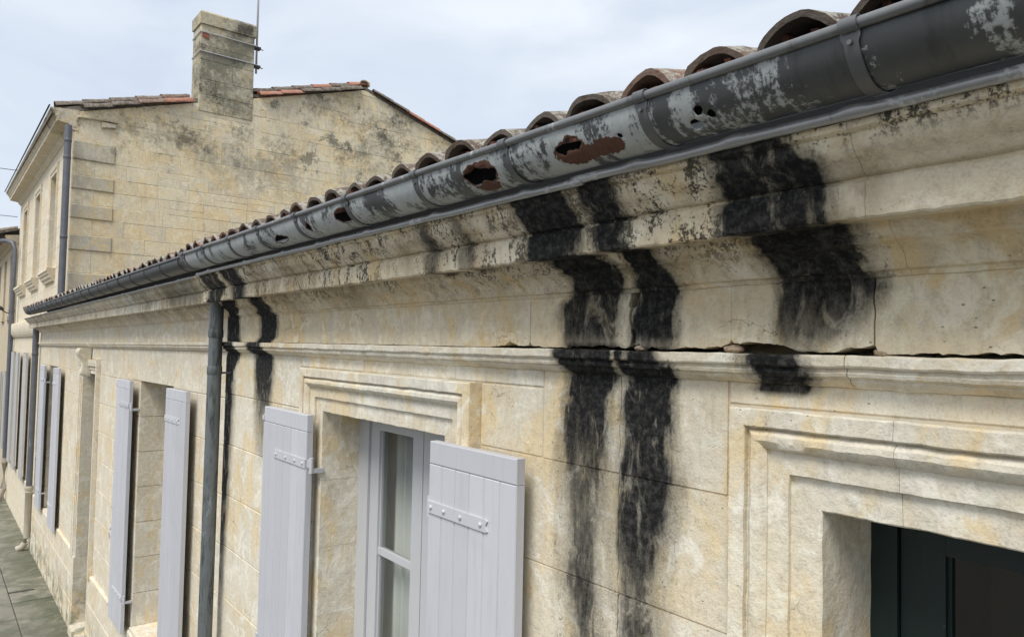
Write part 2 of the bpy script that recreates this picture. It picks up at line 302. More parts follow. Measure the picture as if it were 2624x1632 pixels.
M_SHADE = material('shade_black', lambda t: {'Base Color': t.mix(t.noise(t.pos(), 9, 4, .6), (.004, .004, .004), (.010, .009, .008)), 'Roughness': .9, 'Specular IOR Level': .1})  # near-black colour standing in for shade inside the gutter
M_WOOD = material('dark_roof_boards', lambda t: {'Base Color': t.mix(t.noise(t.vm('MULTIPLY', t.pos(), (1, 8, 8)), 9, 4, .6), (.018, .014, .011), (.05, .038, .03)), 'Roughness': .95})
def paint(name, col, dirt=.5):
    def fn(t):
        P = t.pos(); rn = t.rnd()
        c = t.mix(rn, tuple(q * 1.04 for q in col), tuple(q * .93 for q in col))
        s = t.noise(t.vm('MULTIPLY', P, (1, 1, .08)), 34, 5, .65)
        c = t.mix(t.m('MULTIPLY', t.mr(s, .5, .8), dirt), c, tuple(q * .72 for q in col))
        bl = t.noise(P, 3.5, 4, .6, .4)
        c = t.mix(t.m('MULTIPLY', t.mr(bl, .45, .7), dirt * .8), c, tuple(q * w for q, w in zip(col, (.86, .86, .82))))
        sp = t.m('MULTIPLY', t.mr(t.vor(P, 26), .02, .06, 1, 0), t.mr(t.noise(P, 7, 2), .52, .6))
        c = t.mix(t.m('MULTIPLY', sp, .5), c, (.2, .19, .18))
        return {'Base Color': c, 'Roughness': .55, 'Normal': t.bump(t.noise(t.vm('MULTIPLY', P, (1, 1, .06)), 120, 4, .6), .25, .002)}
    return material(name, fn)
M_SHUT = paint('lavender_grey_paint', (.515, .52, .55))
M_SHUTF = paint('cream_grey_paint', (.46, .45, .44))
M_FRAME = paint('window_grey_paint', (.50, .51, .525), .2)
M_GREEN = paint('dark_green_paint', (.003, .015, .0135), .1)
M_DARK = material('room_plaster', lambda t: {'Base Color': t.mix(t.noise(t.pos(), 3, 4, .6), (.42, .37, .30), (.26, .23, .19)), 'Roughness': .95})
M_CURT = material('curtain_voile', lambda t: {'Base Color': t.mix(t.noise(t.pos(), 60, 3, .6), (.84, .83, .80), (.78, .77, .74)), 'Roughness': .9})
def glassmat():
    m = bpy.data.materials.new('window_glass'); m.use_nodes = True; t = NT(m.node_tree); m.node_tree.nodes.clear()
    o = t.n('OutputMaterial'); tr = t.n('BsdfTransparent'); gl = t.n('BsdfGlossy'); ms = t.n('MixShader'); fr = t.n('Fresnel')
    tr.inputs[0].default_value = (.84, .86, .85, 1); gl.inputs['Roughness'].default_value = .02; fr.inputs[0].default_value = 1.52
    t.L.new(t.m('MULTIPLY', fr.outputs[0], t.m('SUBTRACT', 1., t.n('NewGeometry').outputs['Backfacing'])), ms.inputs[0]); t.L.new(tr.outputs[0], ms.inputs[1]); t.L.new(gl.outputs[0], ms.inputs[2]); t.L.new(ms.outputs[0], o.inputs[0])
    return m
M_GLASS = glassmat()
def slab_mat(t):
    P = t.pos(); rn = t.rnd(); x, y, z = t.sep(P)
    c = t.ramp(rn, [(0, (.155, .15, .12)), (.5, (.21, .20, .16)), (1, (.25, .235, .19))])
    c = t.mix(t.m('MULTIPLY', t.mr(t.noise(P, 2.2, 5, .65, .5), .40, .58), .8), c, (.10, .105, .072))
    c = t.mix(t.m('MULTIPLY', t.mr(t.noise(P, 2.6, 4, .6), .52, .7), .7), c, (.32, .295, .24))
    gm = t.m('MULTIPLY', t.mr(y, -.7, -.08), t.mr(t.noise(P, 7, 5, .7), .36, .56))
    c = t.mix(t.m('MULTIPLY', gm, .75), c, (.065, .075, .035))
    return {'Base Color': c, 'Roughness': t.mr(t.noise(P, 3, 4, .6), .4, .65, .35, .85), 'Normal': t.bump(t.noise(P, 45, 5, .7), .5, .006)}
M_SLAB = material('paving_stone', slab_mat)
M_ROAD = material('asphalt', lambda t: {'Base Color': t.mix(t.noise(t.pos(), 60, 4, .7), (.04, .04, .042), (.075, .073, .07)), 'Roughness': .85, 'Normal': t.bump(t.noise(t.pos(), 140, 3, .7), .6, .006)})
M_JOINT = material('mossy_joint', lambda t: {'Base Color': t.mix(t.noise(t.pos(), 14, 5, .7), (.05, .06, .03), (.12, .11, .085)), 'Roughness': .95})
M_GROUND = material('ground_earth', lambda t: {'Base Color': t.mix(t.noise(t.pos(), .3, 5, .7), (.16, .155, .14), (.22, .21, .18)), 'Roughness': .95})

# ------------------------------------------------------------------ object helpers
def tag(o, label=None, cat=None, group=None, kind=None):
    if label: o['label'] = label
    if cat: o['category'] = cat
    if group: o['group'] = group
    if kind: o['kind'] = kind
    return o
def root(name, loc, frame, label, cat, group=None):
    o = bpy.data.objects.new(name, None); C.objects.link(o); o.empty_display_size = .2
    o.matrix_world = frame @ Matrix.Translation(loc); WM[o] = frame @ Matrix.Translation(loc)
    return tag(o, label, cat, group)
def link(name, me, parent, frame, local=None):
    o = bpy.data.objects.new(name, me); C.objects.link(o)
    w = frame @ local if local is not None else frame
    if parent is not None:
        o.parent = parent; o.matrix_parent_inverse = WM[parent].inverted()
    o.matrix_basis = w; WM[o] = w
    return o
def mesh(name, vs, fs, mat, smooth=False, sharp=None):
    me = bpy.data.meshes.new(name); me.from_pydata([tuple(v) for v in vs], [], fs); me.validate()
    bm = bmesh.new(); bm.from_mesh(me); bmesh.ops.recalc_face_normals(bm, faces=bm.faces); bm.to_mesh(me); bm.free()
    me.materials.append(mat)
    if smooth:
        me.shade_smooth()
        if sharp: me.set_sharp_from_angle(angle=math.radians(sharp))
    return me
def obj(name, vs, fs, mat, parent, frame, smooth=False, sharp=None):
    return link(name, mesh(name, vs, fs, mat, smooth, sharp), parent, frame)
class MB:                                    # collects shapes into ONE mesh
    def __init__(s): s.v = []; s.f = []
    def add(s, vs, fs):
        o = len(s.v); s.v += [tuple(v) for v in vs]; s.f += [[i + o for i in f] for f in fs]; return s
    def box(s, a, b):
        (x0, y0, z0), (x1, y1, z1) = a, b
        return s.add([(x0, y0, z0), (x1, y0, z0), (x1, y1, z0), (x0, y1, z0), (x0, y0, z1), (x1, y0, z1), (x1, y1, z1), (x0, y1, z1)],
                     [(0, 3, 2, 1), (4, 5, 6, 7), (0, 1, 5, 4), (1, 2, 6, 5), (2, 3, 7, 6), (3, 0, 4, 7)])
    def rings(s, rs, closed=True, cap=True):
        n = len(rs[0]); vs = [p for r in rs for p in r]; fs = []
        for i in range(len(rs) - 1):
            for j in range(n if closed else n - 1):
                k = (j + 1) % n; fs.append((i * n + j, i * n + k, (i + 1) * n + k, (i + 1) * n + j))
        if cap: fs += [tuple(range(n)), tuple(range((len(rs) - 1) * n, len(rs) * n))]
        return s.add(vs, fs)
    def tube(s, pts, r, n=12, rad=None):
        rs = []
        pts = [Vector(p) for p in pts]
        for i, p in enumerate(pts):
            d = (pts[min(i + 1, len(pts) - 1)] - pts[max(i - 1, 0)]).normalized()
            u = d.cross(Vector((0, 0, 1)));
            if u.length < .1: u = d.cross(Vector((0, 1, 0)))
            u.normalize(); w = d.cross(u); q = rad[i] if rad else r
            rs.append([p + (u * math.cos(2 * math.pi * k / n) + w * math.sin(2 * math.pi * k / n)) * q for k in range(n)])
        return s.rings(rs)
    def obj(s, name, mat, parent, frame, smooth=False, sharp=None): return obj(name, s.v, s.f, mat, parent, frame, smooth, sharp)

def inset(poly, c):
    out = []; n = len(poly)
    for i in range(n):
        p0, p1, p2 = Vector(poly[i - 1]), Vector(poly[i]), Vector(poly[(i + 1) % n])
        d1 = (p1 - p0).normalized(); d2 = (p2 - p1).normalized()
        n1 = Vector((-d1.y, d1.x)); n2 = Vector((-d2.y, d2.x))
        b = n1 + n2
        if b.length < 1e-4: b = n1
        b = b / max(.35, b.dot(n1))
        out.append(p1 + b * c)
    return out
def block(name, poly, mp, mat, parent, frame, depth=.18, ch=.004, bev=.003, proud=0.):
    f = inset(poly, ch); n = len(poly)
    vs = [mp(p[0], p[1], proud) for p in f] + [mp(p[0], p[1], proud - bev) for p in poly] + [mp(p[0], p[1], -depth) for p in poly]
    fs = [tuple(range(n))]
    for i in range(n):
        j = (i + 1) % n; fs += [(i, n + i, n + j, j), (n + i, 2 * n + i, 2 * n + j, n + j)]
    return obj(name, vs, fs, mat, parent, frame)
def subtract(rects, op):
    out = []; a0, a1, b0, b1 = op
    for (u0, u1, v0, v1) in rects:
        if a1 <= u0 or a0 >= u1 or b1 <= v0 or b0 >= v1: out.append((u0, u1, v0, v1)); continue
        if v1 > b1: out.append((u0, u1, b1, v1))
        if v0 < b0: out.append((u0, u1, v0, b0))
        lo, hi = max(v0, b0), min(v1, b1)
        if u0 < a0: out.append((u0, a0, lo, hi))
        if u1 > a1: out.append((a1, u1, lo, hi))
    return out
def ashlar(u0, u1, zs, ops, lo, hi, rnd, cuts=()):
    res = []
    for ci in range(len(zs) - 1):
        v0, v1 = zs[ci], zs[ci + 1]; b = [u0]
        u = u0 + rnd.uniform(lo, hi) * rnd.uniform(.4, 1)
        while u < u1 - lo * .5: b.append(u); u += rnd.uniform(lo, hi)
        b.append(u1)
        for c in cuts:
            if v1 <= c[2] and v0 >= c[1]:
                b = [q for q in b if abs(q - c[0]) > lo * .55 or q in (u0, u1)] + [c[0]]
        b = sorted(set(b))
        for i in range(len(b) - 1):
            rs = [(b[i], b[i + 1], v0, v1)]
            for o in ops: rs = subtract(rs, o)
            res += [q for q in rs if q[1] - q[0] > .03 and q[3] - q[2] > .03]
    return res
FRONT = lambda u, v, h: (u, -h, v)
def facade_wall(name, u0, u1, z0, z1, ops, parent, frame, mat, y=0., back=.0032, depth=.24):
    m = MB(); rs = [(u0, u1, z0, z1)]
    for o in ops: rs = subtract(rs, o)
    # one slab cut around its openings
    us = sorted({q for r in rs for q in r[:2]}); zs = sorted({q for r in rs for q in r[2:]})
    inside = lambda a, b: any(r[0] <= a <= r[1] and r[2] <= b <= r[3] for r in rs)
    cells = {(i, j) for i in range(len(us) - 1) for j in range(len(zs) - 1) if inside((us[i] + us[i + 1]) / 2, (zs[j] + zs[j + 1]) / 2)}
    ya, yb = y + back, y + depth
    vid = {}
    def V(i, j, k):
        if (i, j, k) not in vid: vid[(i, j, k)] = len(m.v); m.v.append((us[i], (ya, yb)[k], zs[j]))
        return vid[(i, j, k)]
    for (i, j) in cells:
        m.f.append((V(i, j, 0), V(i + 1, j, 0), V(i + 1, j + 1, 0), V(i, j + 1, 0))); m.f.append((V(i, j, 1), V(i, j + 1, 1), V(i + 1, j + 1, 1), V(i + 1, j, 1)))
        for (di, dj, e) in ((-1, 0, ((0, 0), (0, 1))), (1, 0, ((1, 0), (1, 1))), (0, -1, ((0, 0), (1, 0))), (0, 1, ((0, 1), (1, 1)))):
            if (i + di, j + dj) not in cells:
                (a, b), (c, d) = e; m.f.append((V(i + a, j + b, 0), V(i + c, j + d, 0), V(i + c, j + d, 1), V(i + a, j + b, 1)))
    return m.obj(name, mat, parent, frame)

def nz3(p, s, amp):
    return noise.noise_vector(Vector(p) * s) * amp
def sweep(name, prof, x0, x1, mat, parent, frame, step=.03, amp=.0018, freq=14, shape=None, chip=None):
    n = max(2, int((x1 - x0) / step) + 1); rs = []
    for i in range(n):
        x = x0 + (x1 - x0) * i / (n - 1); r = []
        for (y, z) in prof:
            p = Vector((x, y, z)); o = nz3(p + Vector((0, 0, 3.1)), freq, amp) + nz3(p, freq * 3.3, amp * .6)
            if i in (0, n - 1): o.x = 0
            q = p + o
            if chip: q = chip(q, x, y, z)
            r.append(q)
        rs.append(r)
    m = MB(); m.rings(rs, closed=True, cap=True)
    return m.obj(name, mat, parent, frame, smooth=True, sharp=32)

CORN = [(.06, .158), (-.006, .159), (-.012, .168), (-.020, .170), (-.024, .171), (-.030, .178), (-.036, .192), (-.048, .206), (-.064, .215), (-.074, .219), (-.080, .220), (-.080, .227),
        (-.088, .232), (-.097, .240), (-.101, .251), (-.104, .255), (-.186, .247), (-.190, .246), (-.194, .250), (-.196, .28), (-.196, .312), (-.193, .316), (-.186, .318), (-.186, .324), (-.196, .326),
        (-.203, .331), (-.209, .340), (-.216, .348), (-.230, .357), (-.241, .370), (-.246, .384), (-.249, .392), (-.256, .394), (-.262, .398), (-.263, .410), (.06, .414)]
STRING = [(.05, -.003), (-.052, -.002), (-.057, -.006), (-.058, -.024), (-.055, -.028), (-.044, -.030), (-.044, -.034), (-.047, -.040), (-.044, -.047), (-.034, -.051), (-.030, -.052),
          (-.030, -.056), (-.024, -.062), (-.014, -.068), (-.010, -.070), (.05, -.070)]
SURR = [(0, .205), (0, -.010), (.003, -.013), (.068, -.013), (.070, -.015), (.070, -.026), (.116, -.026), (.119, -.029), (.119, -.034), (.126, -.044), (.138, -.051), (.150, -.050), (.159, -.042), (.163, -.034), (.167, -.034), (.167, -.050), (.170, -.053), (.205, -.053), (.209, -.049), (.210, .03)]
def surround(house, frame, xl, xr, zb, zh, mat, prof=SURR, joints=(), jz=None, amp=.0022):
    d1 = max(p[0] for p in prof)
    core = MB()                                  # mortar bed behind the dressed stones
    core.box((xl - d1 + .02, .02, zb), (xl - .006, .2, zh + d1 - .03)); core.box((xr + .006, .02, zb), (xr + d1 - .02, .2, zh + d1 - .03)); core.box((xl - .02, .021, zh + .006), (xr + .02, .199, zh + d1 - .031))
    w = core.obj('window_surround', M_MORTAR, house, frame)
    def piece(nm, fa, fb, n):
        rs = []
        for i in range(n + 1):
            r = []
            for (d, y) in prof:
                a = Vector(fa(d, y)); b = Vector(fb(d, y)); p = a.lerp(b, i / n)
                r.append(p + nz3(p, 13, amp) + nz3(p, 41, amp * .8))
            rs.append(r)
        MB().rings(rs, closed=True, cap=True).obj(nm, mat, w, frame, smooth=True, sharp=30)
    g = .0005
    # lintel stones, mitred at the corners
    js = [None] + list(joints) + [None]
    for a, b in zip(js[:-1], js[1:]):
        fa = (lambda d, y: (xl - d, y, zh + d)) if a is None else (lambda d, y, q=a: (q + g, y, zh + d))
        fb = (lambda d, y: (xr + d, y, zh + d)) if b is None else (lambda d, y, q=b: (q - g, y, zh + d))
        piece('lintel_stone', fa, fb, 24)
    zs = jz or []
    tops = [None] + list(zs) + [zb]
    for a, b in zip(tops[:-1], tops[1:]):
        for sgn, x in ((-1, xl), (1, xr)):
            fa = (lambda d, y, s=sgn, q=x: (q + s * d, y, zh + d)) if a is None else (lambda d, y, s=sgn, q=x, e=a: (q + s * d, y, e - g))
            piece('jamb_stone', fa, (lambda d, y, s=sgn, q=x, e=b: (q + s * d, y, e + g)), 10)
    return w

def shutter(house, frame, x0, x1, zt, zb, hinge, mat, planks=6, y=-.085, th=.034, strapz=None, full=True):
    """x0 < x1; hinge 'L' or 'R' says which edge carries the pins"""
    core = MB().box((x0 + .004, y + .012, zb + .003), (x1 - .004, y + th, zt - .003))
    s = core.obj('shutter', mat, house, frame)
    n = planks; w = (x1 - x0) / n; tr = .082
    for i in range(n):
        a, b = x0 + i * w, x0 + (i + 1) * w; g = .0013
        poly = [(a + (g if i else 0), zb), (b - (g if i < n - 1 else 0), zb), (b - (g if i < n - 1 else 0), zt - tr), (a + (g if i else 0), zt - tr)]
        block('plank', poly, lambda u, v, h: (u, y - h, v), mat, s, frame, depth=.02 if 0 < i < n - 1 else th, ch=.0028, bev=.004)
    block('top_rail', [(x0, zt - tr + .0015), (x1, zt - tr + .0015), (x1, zt), (x0, zt)], lambda u, v, h: (u, y - h, v), mat, s, frame, depth=th, ch=.003, bev=.003)
    if not full: return s
    L = (x1 - x0) * .70
    for sz in (strapz or [zt - .235, zb + .32]):
        xa, xb = (x0, x0 + L) if hinge == 'L' else (x1 - L, x1)
        if hinge == 'L': poly = [(xa, sz - .021), (xb, sz - .021), (xb + .012, sz - .017), (xb, sz), (xb + .012, sz + .017), (xb, sz + .021), (xa, sz + .021)]
        else: poly = [(xa - .012, sz - .017), (xa, sz - .021), (xb, sz - .021), (xb, sz + .021), (xa, sz + .021), (xa - .012, sz + .017), (xa, sz)]
        m = MB(); nn = len(poly)
        m.add([(p[0], y - .0055, p[1]) for p in poly] + [(p[0], y + .001, p[1]) for p in poly], [tuple(range(nn))] + [(i, (i + 1) % nn, nn + (i + 1) % nn, nn + i) for i in range(nn)])
        hp = m.obj('strap_hinge', mat, s, frame)
        for q in (.07, .31, .60, .93):
            m2 = MB(); cx = xa + (xb - xa) * (q if hinge == 'L' else 1 - q); rs = []
            for (rr, hh) in ((.0085, .0055), (.0085, .008), (.006, .0112), (.002, .0125)):
                rs.append([(cx + rr * math.cos(k * math.pi / 4), y - hh, sz + rr * math.sin(k * math.pi / 4)) for k in range(8)])
            m2.rings(rs); m2.obj('rivet', mat, s, frame, True, 60)
        hx = x0 if hinge == 'L' else x1                      # knuckle and wall pin
        m3 = MB(); sg = -1 if hinge == 'L' else 1
        m3.tube([(hx + sg * .022, y + .02, sz - .045), (hx + sg * .022, y + .02, sz + .03)], .011, 10)
        m3.box((min(hx, hx + sg * .022), y + .008, sz - .018), (max(hx, hx + sg * .022), y + .03, sz + .018))
        m3.box((hx + sg * .014, y + .02, sz - .044), (hx + sg * .030, -.005, sz - .022))
        m3.obj('hinge_pin', mat, s, frame, True, 40)
    ex = x1 - .004 if hinge == 'L' else x0 + .004            # espagnolette rod along the free edge
    if hinge == 'R':
        m4 = MB().tube([(ex - .009, y + .006, zb + .05), (ex - .009, y + .006, zt - .04)], .0055, 8)
        for q in (zt - .06, (zt + zb) / 2 - .1, zb + .12): m4.box((ex - .018, y - .006, q - .012), (ex + .006, y + .014, q + .012))
        m4.add([(ex - .03, y - .004, zt - .03), (ex, y - .004, zt - .022), (ex, y + .004, zt - .022), (ex - .03, y + .004, zt - .03)], [(0, 1, 2, 3)])
        m4.obj('locking_rod', mat, s, frame, True, 40)
        m5 = MB(); zc = (zt + zb) / 2 - .35                   # rod handle: a small ring hanging off the edge
        m5.tube([(ex - .02 + .018 * math.cos(a), y - .012, zc - .03 + .035 * math.sin(a)) for a in [k * math.pi / 6 for k in range(13)]], .0045, 6)
        m5.tube([(ex - .02, y - .012, zc + .02), (ex - .02, y + .004, zc + .05)], .01, 8)
        m5.obj('latch_ring', mat, s, frame, True, 50)
    return s

# cover tiles: three hand-made variants, shared by every roof
def tile_mesh(name, mat, seed, L=.42, r0=.086, r1=.069, th=.0145, up=1, n=16, m=8):
    rings = []
    for j in range(m + 1):
        t = j / m; r = r0 + (r1 - r0) * t; y = L * t; ring = []
        for (rr, seq) in ((r, range(n + 1)), (r - th, range(n, -1, -1))):
            for k in seq:
                a = math.pi * k / n; p = Vector((-rr * math.cos(a), y, up * rr * math.sin(a) * .87))
                ring.append(p + nz3(p + Vector((seed * 3.7, 0, 0)), 15, .0065) + nz3(p + Vector((seed, 9, 0)), 55, .0026))
        rings.append(ring)
    b = MB().rings(rings, closed=True, cap=True)
    return mesh(name, b.v, b.f, mat, True, 40)
COVER = [tile_mesh('roof_tile', M_TILE, s) for s in (1, 2, 3, 11, 12, 13)]
COVERR = [tile_mesh('verge_tile', M_TILER, s, L=.46, r0=.098, r1=.085) for s in (4, 5, 6)]
CHAN = [tile_mesh('channel_tile', M_CHAN, s, L=.42, r0=.070, r1=.082, th=.017, up=-1) for s in (7, 8)]
PITCH = math.atan(.31)
def roof(house, frame, xa, xb, zbase, depth, limit=None, yend=-.30):
    sl = math.tan(PITCH); m = MB(); y0, y1 = -.16, depth
    m.add([(xa, y0, zbase - .05 + sl * (y0 - yend)), (xb, y0, zbase - .05 + sl * (y0 - yend)), (xb, y1, zbase - .05 + sl * (y1 - yend)), (xa, y1, zbase - .05 + sl * (y1 - yend)),
           (xa, y0, zbase - .09 + sl * (y0 - yend)), (xb, y0, zbase - .09 + sl * (y0 - yend)), (xb, y1, zbase - .09 + sl * (y1 - yend)), (xa, y1, zbase - .09 + sl * (y1 - yend))],
          [(0, 1, 2, 3), (7, 6, 5, 4), (0, 4, 5, 1), (1, 5, 6, 2), (2, 6, 7, 3), (3, 7, 4, 0)])
    deck = m.obj('roof', M_WOOD, house, frame)
    n = int((xb - xa) / .18); ex = .33
    for row in range(3):
        for i in range(n):
            x = xb - .09 - i * .18
            if row and limit is not None and x < limit: continue
            s = row * ex
            yy = yend + s * math.cos(PITCH); zz = zbase + s * math.sin(PITCH) + (.012 if row else 0)
            j = Matrix.Translation((x + R.uniform(-.006, .006), yy + R.uniform(-.014, .012), zz + R.uniform(-.004, .006))) @ Matrix.Rotation(PITCH - .02, 4, 'X') @ Matrix.Rotation(R.uniform(-.06, .06), 4, 'Z') @ Matrix.Rotation(R.uniform(-.09, .09), 4, 'Y')
            link('roof_tile', COVER[R.randrange(6)], deck, frame, j @ Matrix.Diagonal((R.uniform(.95, 1.04), 1, R.uniform(.94, 1.05), 1)))
            if row == 0:
                j = Matrix.Translation((x - .09 + R.uniform(-.006, .006), yy + .004 + R.uniform(-.015, .012), zz + R.uniform(.040, .052))) @ Matrix.Rotation(PITCH, 4, 'X') @ Matrix.Rotation(R.uniform(-.03, .03), 4, 'Z')
                link('channel_tile', CHAN[R.randrange(2)], deck, frame, j)
    # the rest of the slope, out of the camera's sight, as one ribbed sheet
    m = MB(); y0 = yend + 3 * ex * math.cos(PITCH) - .03; k = 8; lim = xa if limit is None else max(xa, limit)
    nn = int((xb - lim) / .18) * k; lo = []; hi = []
    for i in range(nn + 1):
        x = xb - i * .18 / k; a = math.cos(2 * math.pi * (i / k - .5)); h = .045 * a
        lo.append((x, y0, zbase + .03 + h + sl * (y0 - yend))); hi.append((x, depth, zbase + .03 + h + sl * (depth - yend)))
    m.rings([lo, hi], closed=False, cap=False)
    o = m.obj('roof_slope', M_TILE, house, frame, True); o['kind'] = 'stuff'
    return deck

# ================================================================== THE SETTING: ground, road, pavement
GZ = -3.69
gm = MB().add([(-400, -400, GZ - .24), (400, -400, GZ - .24), (400, 400, GZ - .24), (-400, 400, GZ - .24)], [(0, 1, 2, 3)])
tag(gm.obj('ground', M_GROUND, None, F2), kind='structure')
gm = MB().add([(-80, -7.2, GZ - .13), (40, -7.2, GZ - .13), (40, -1.62, GZ - .13), (-80, -1.62, GZ - .13)], [(0, 1, 2, 3)])
tag(gm.obj('road', M_ROAD, None, F2), kind='structure')
pv = tag(MB().box((-60, -1.48, GZ - .2), (9, .02, GZ - .012)).obj('pavement', M_JOINT, None, F2), kind='structure')
UP = lambda u, v, h: (u, v, GZ + h)
rp = random.Random(5)
for row, (v0, v1) in enumerate(((-1.48, -1.02), (-1.02, -.52), (-.52, .0))):
    u = 3.0 - row * .3
    while u > -24:
        L = rp.uniform(.7, 1.25); g = .006
        block('paving_slab', [(u - L + g, v0 + g), (u - g, v0 + g), (u - g, v1 - g), (u - L + g, v1 - g)], UP, M_SLAB, pv, F2, depth=.06, ch=.008, bev=.006, proud=rp.uniform(-.004, .004))
        u -= L
kb = tag(MB().box((-60, -1.622, GZ - .2), (9, -1.482, GZ - .02)).obj('kerb', M_JOINT, None, F2), kind='structure')
u = 4.
while u > -24:
    block('kerb_stone', [(u - .99, -1.62), (u - .01, -1.62), (u - .01, -1.486), (u - .99, -1.486)], UP, M_SLAB, kb, F2, depth=.16, ch=.012, bev=.012, proud=rp.uniform(-.003, .003)); u -= 1.
dr = MB().box((-8.03, -.52, GZ + .001), (-7.98, -.20, GZ + .009)).obj('drain_cover', M_BLACK, None, F2)
tag(dr, 'narrow black iron drain slot set in the mossy pavement', 'drain')

# ================================================================== HOUSE A: near stone house with stained cornice
XA0, XA1 = -5.03, 1.9
A = root('stone_house', (-1.6, .1, -3.72), F1, 'near cream stone house with black water stains and cracked frieze under the rusted gutter', 'house')
W1 = (-3.41, -2.30, -2.62, -.335); W2 = (-.82, .29, -2.62, -.335); SD = .21
ops = [(W1[0] - SD, W1[1] + SD, -2.62, W1[3] + SD), (W2[0] - SD, W2[1] + SD, -2.62, W2[3] + SD)]
wall = facade_wall('wall', XA0, XA1, -3.8, -.01, [(o[0] + .03, o[1] - .03, o[2], o[3] - .03) for o in ops], A, F1, M_MORTAR)
zsA = [-3.8, -3.45, -3.12, -2.80, -2.47, -1.99, -1.66, -1.335, -1.005, -.675, -.345, -.066]
zsA = [-3.8, -3.4, -3.0, -2.62, -2.30, -1.98, -1.655, -1.33, -1.0, -.672, -.345, -.066]
CRX = -1.42
ra = random.Random(3)
def crack_x(z): return CRX + .016 * noise.noise(Vector((0, 3, z * 6))) + .008 * noise.noise(Vector((0, 7, z * 29)))
for (a, b, c, d) in ashlar(XA0, XA1, zsA, ops, .5, .95, ra, cuts=[(CRX, -2.0, 0), (-4.46, -.7, 0)]):
    pr = ra.uniform(-.0008, .0012); g = .0030
    if abs(b - CRX) < 1e-4 or abs(a - CRX) < 1e-4:
        n = 22; edge = [(crack_x(c + (d - c) * i / n), c + g + (d - c - 2 * g) * i / n) for i in range(n + 1)]
        wd = lambda z: .0012 + .0022 * max(0, noise.noise(Vector((5, 1, z * 9))) + .25)
        if abs(b - CRX) < 1e-4: poly = [(a + g, c + g)] + [(x - wd(z), z) for x, z in edge] + [(a + g, d - g)]
        else: poly = [(x + wd(z), z) for x, z in edge][::-1]; poly = [(b - g, c + g), (b - g, d - g)] + poly
        vs = [(x, -pr, z) for x, z in poly] + [(x, .16, z) for x, z in poly]; k = len(poly)
        obj('wall_stone', vs, [tuple(range(k))] + [(i, (i + 1) % k, k + (i + 1) % k, k + i) for i in range(k)], M_A, wall, F1)
        continue
    block('wall_stone', [(a + g, c + g), (b - g, c + g), (b - g, d - g), (a + g, d - g)], FRONT, M_A, wall, F1, depth=.2, ch=.0025, bev=.0022, proud=pr)
# frieze: the course above the string course has dropped away from it, leaving a ragged open crack
fz = MB().box((XA0, .20, -.02), (XA1, .4, .42)).obj('frieze', M_MORTAR, A, F1)
FJ = [XA0, -4.4, -3.771, -3.331, -2.73, -1.824, -1.381, -1.059, -.716, .05, .75, 1.3, XA1]
GAPS = [(-5.1, .001), (-2.05, .001), (-1.98, .006), (-1.93, .018), (-1.88, .013), (-1.80, .008), (-1.77, .004), (-1.66, .004), (-1.62, .012), (-1.55, .008), (-1.5, .012), (-1.44, .005), (-1.40, .012), (-1.375, .022), (-1.34, .009), (-1.29, .006),
        (-1.2, .009), (-1.13, .010), (-1.08, .016), (-1.05, .022), (-1.0, .024), (-.92, .018), (-.88, .004), (-.80, .004), (-.77, .014), (-.72, .017), (-.71, .004), (-.66, .006), (-.6, .010), (-.55, .006), (-.5, .012), (-.44, .016), (-.42, .007), (-.3, .010), (0, .004), (.3, .012), (.8, .004), (2, .001)]
def gap(x):
    for (a, p), (b, q) in zip(GAPS[:-1], GAPS[1:]):
        if a <= x <= b: g = p + (q - p) * (x - a) / (b - a); break
    else: g = .001
    if g > .003: g = g * (1.0 if x < -.7 else .62) * min(1, max(.12, 1.25 + 2.2 * noise.noise(Vector((x * 8.3, 21, 0)))))
    amp = min(1, g / .006)
    return max(.0008, g + amp * (.0052 * noise.noise(Vector((x * 38, 1, 0))) + .0034 * noise.noise(Vector((x * 105, 4, 0)))))
def frieze_joint(x, z):
    if abs(x + 1.381) < .01:                                   # the wide vertical crack
        return x + .020 * noise.noise(Vector((2, 0, z * 16))) + .03 * (z - .06), .0045 + .004 * max(0, noise.noise(Vector((8, 0, z * 22)))) + (.012 if z > .12 else 0) + (.010 * max(0, (.035 - z) / .035))
    if abs(x + .716) < .01: return x + .004 * noise.noise(Vector((3, 0, z * 30))), .0016
    return x, .0008
for a, b in zip(FJ[:-1], FJ[1:]):
    zt = .166; n = max(8, int((b - a) / .008))
    bot = [(a + (b - a) * i / n, gap(a + (b - a) * i / n)) for i in range(n + 1)]
    ls = [(frieze_joint(a, z)[0] + frieze_joint(a, z)[1], z) for z in [zt - (zt - bot[0][1]) * i / 18 for i in range(18)]]
    rs = [(frieze_joint(b, z)[0] - frieze_joint(b, z)[1], z) for z in [bot[-1][1] + (zt - bot[-1][1]) * i / 18 for i in range(1, 19)]]
    poly = ls + bot[1:-1] + rs; k = len(poly); pr = ra.uniform(-.001, .001)
    vs = [(x, pr, z) for x, z in poly] + [(x, .11, z) for x, z in poly]
    obj('frieze_stone', vs, [tuple(range(k))] + [(i, (i + 1) % k, k + (i + 1) % k, k + i) for i in range(k)], M_AF, fz, F1)
for (x, w, h) in ((-1.36, .045, .017), (-1.065, .05, .022), (-.70, .05, .016)):
    bm = bmesh.new(); bmesh.ops.create_icosphere(bm, subdivisions=3, radius=1)
    for v in bm.verts: v.co = Vector((v.co.x * w / 2, v.co.y * .02, v.co.z * h / 2 + h * .4)) + nz3(v.co + Vector((x * 9, 0, 0)), 2.2, .0045) + Vector((x, .018, -.001))
    me = bpy.data.meshes.new('mortar_crumb'); bm.to_mesh(me); bm.free(); me.materials.append(M_CLAY); link('mortar_crumb', me, fz, F1)
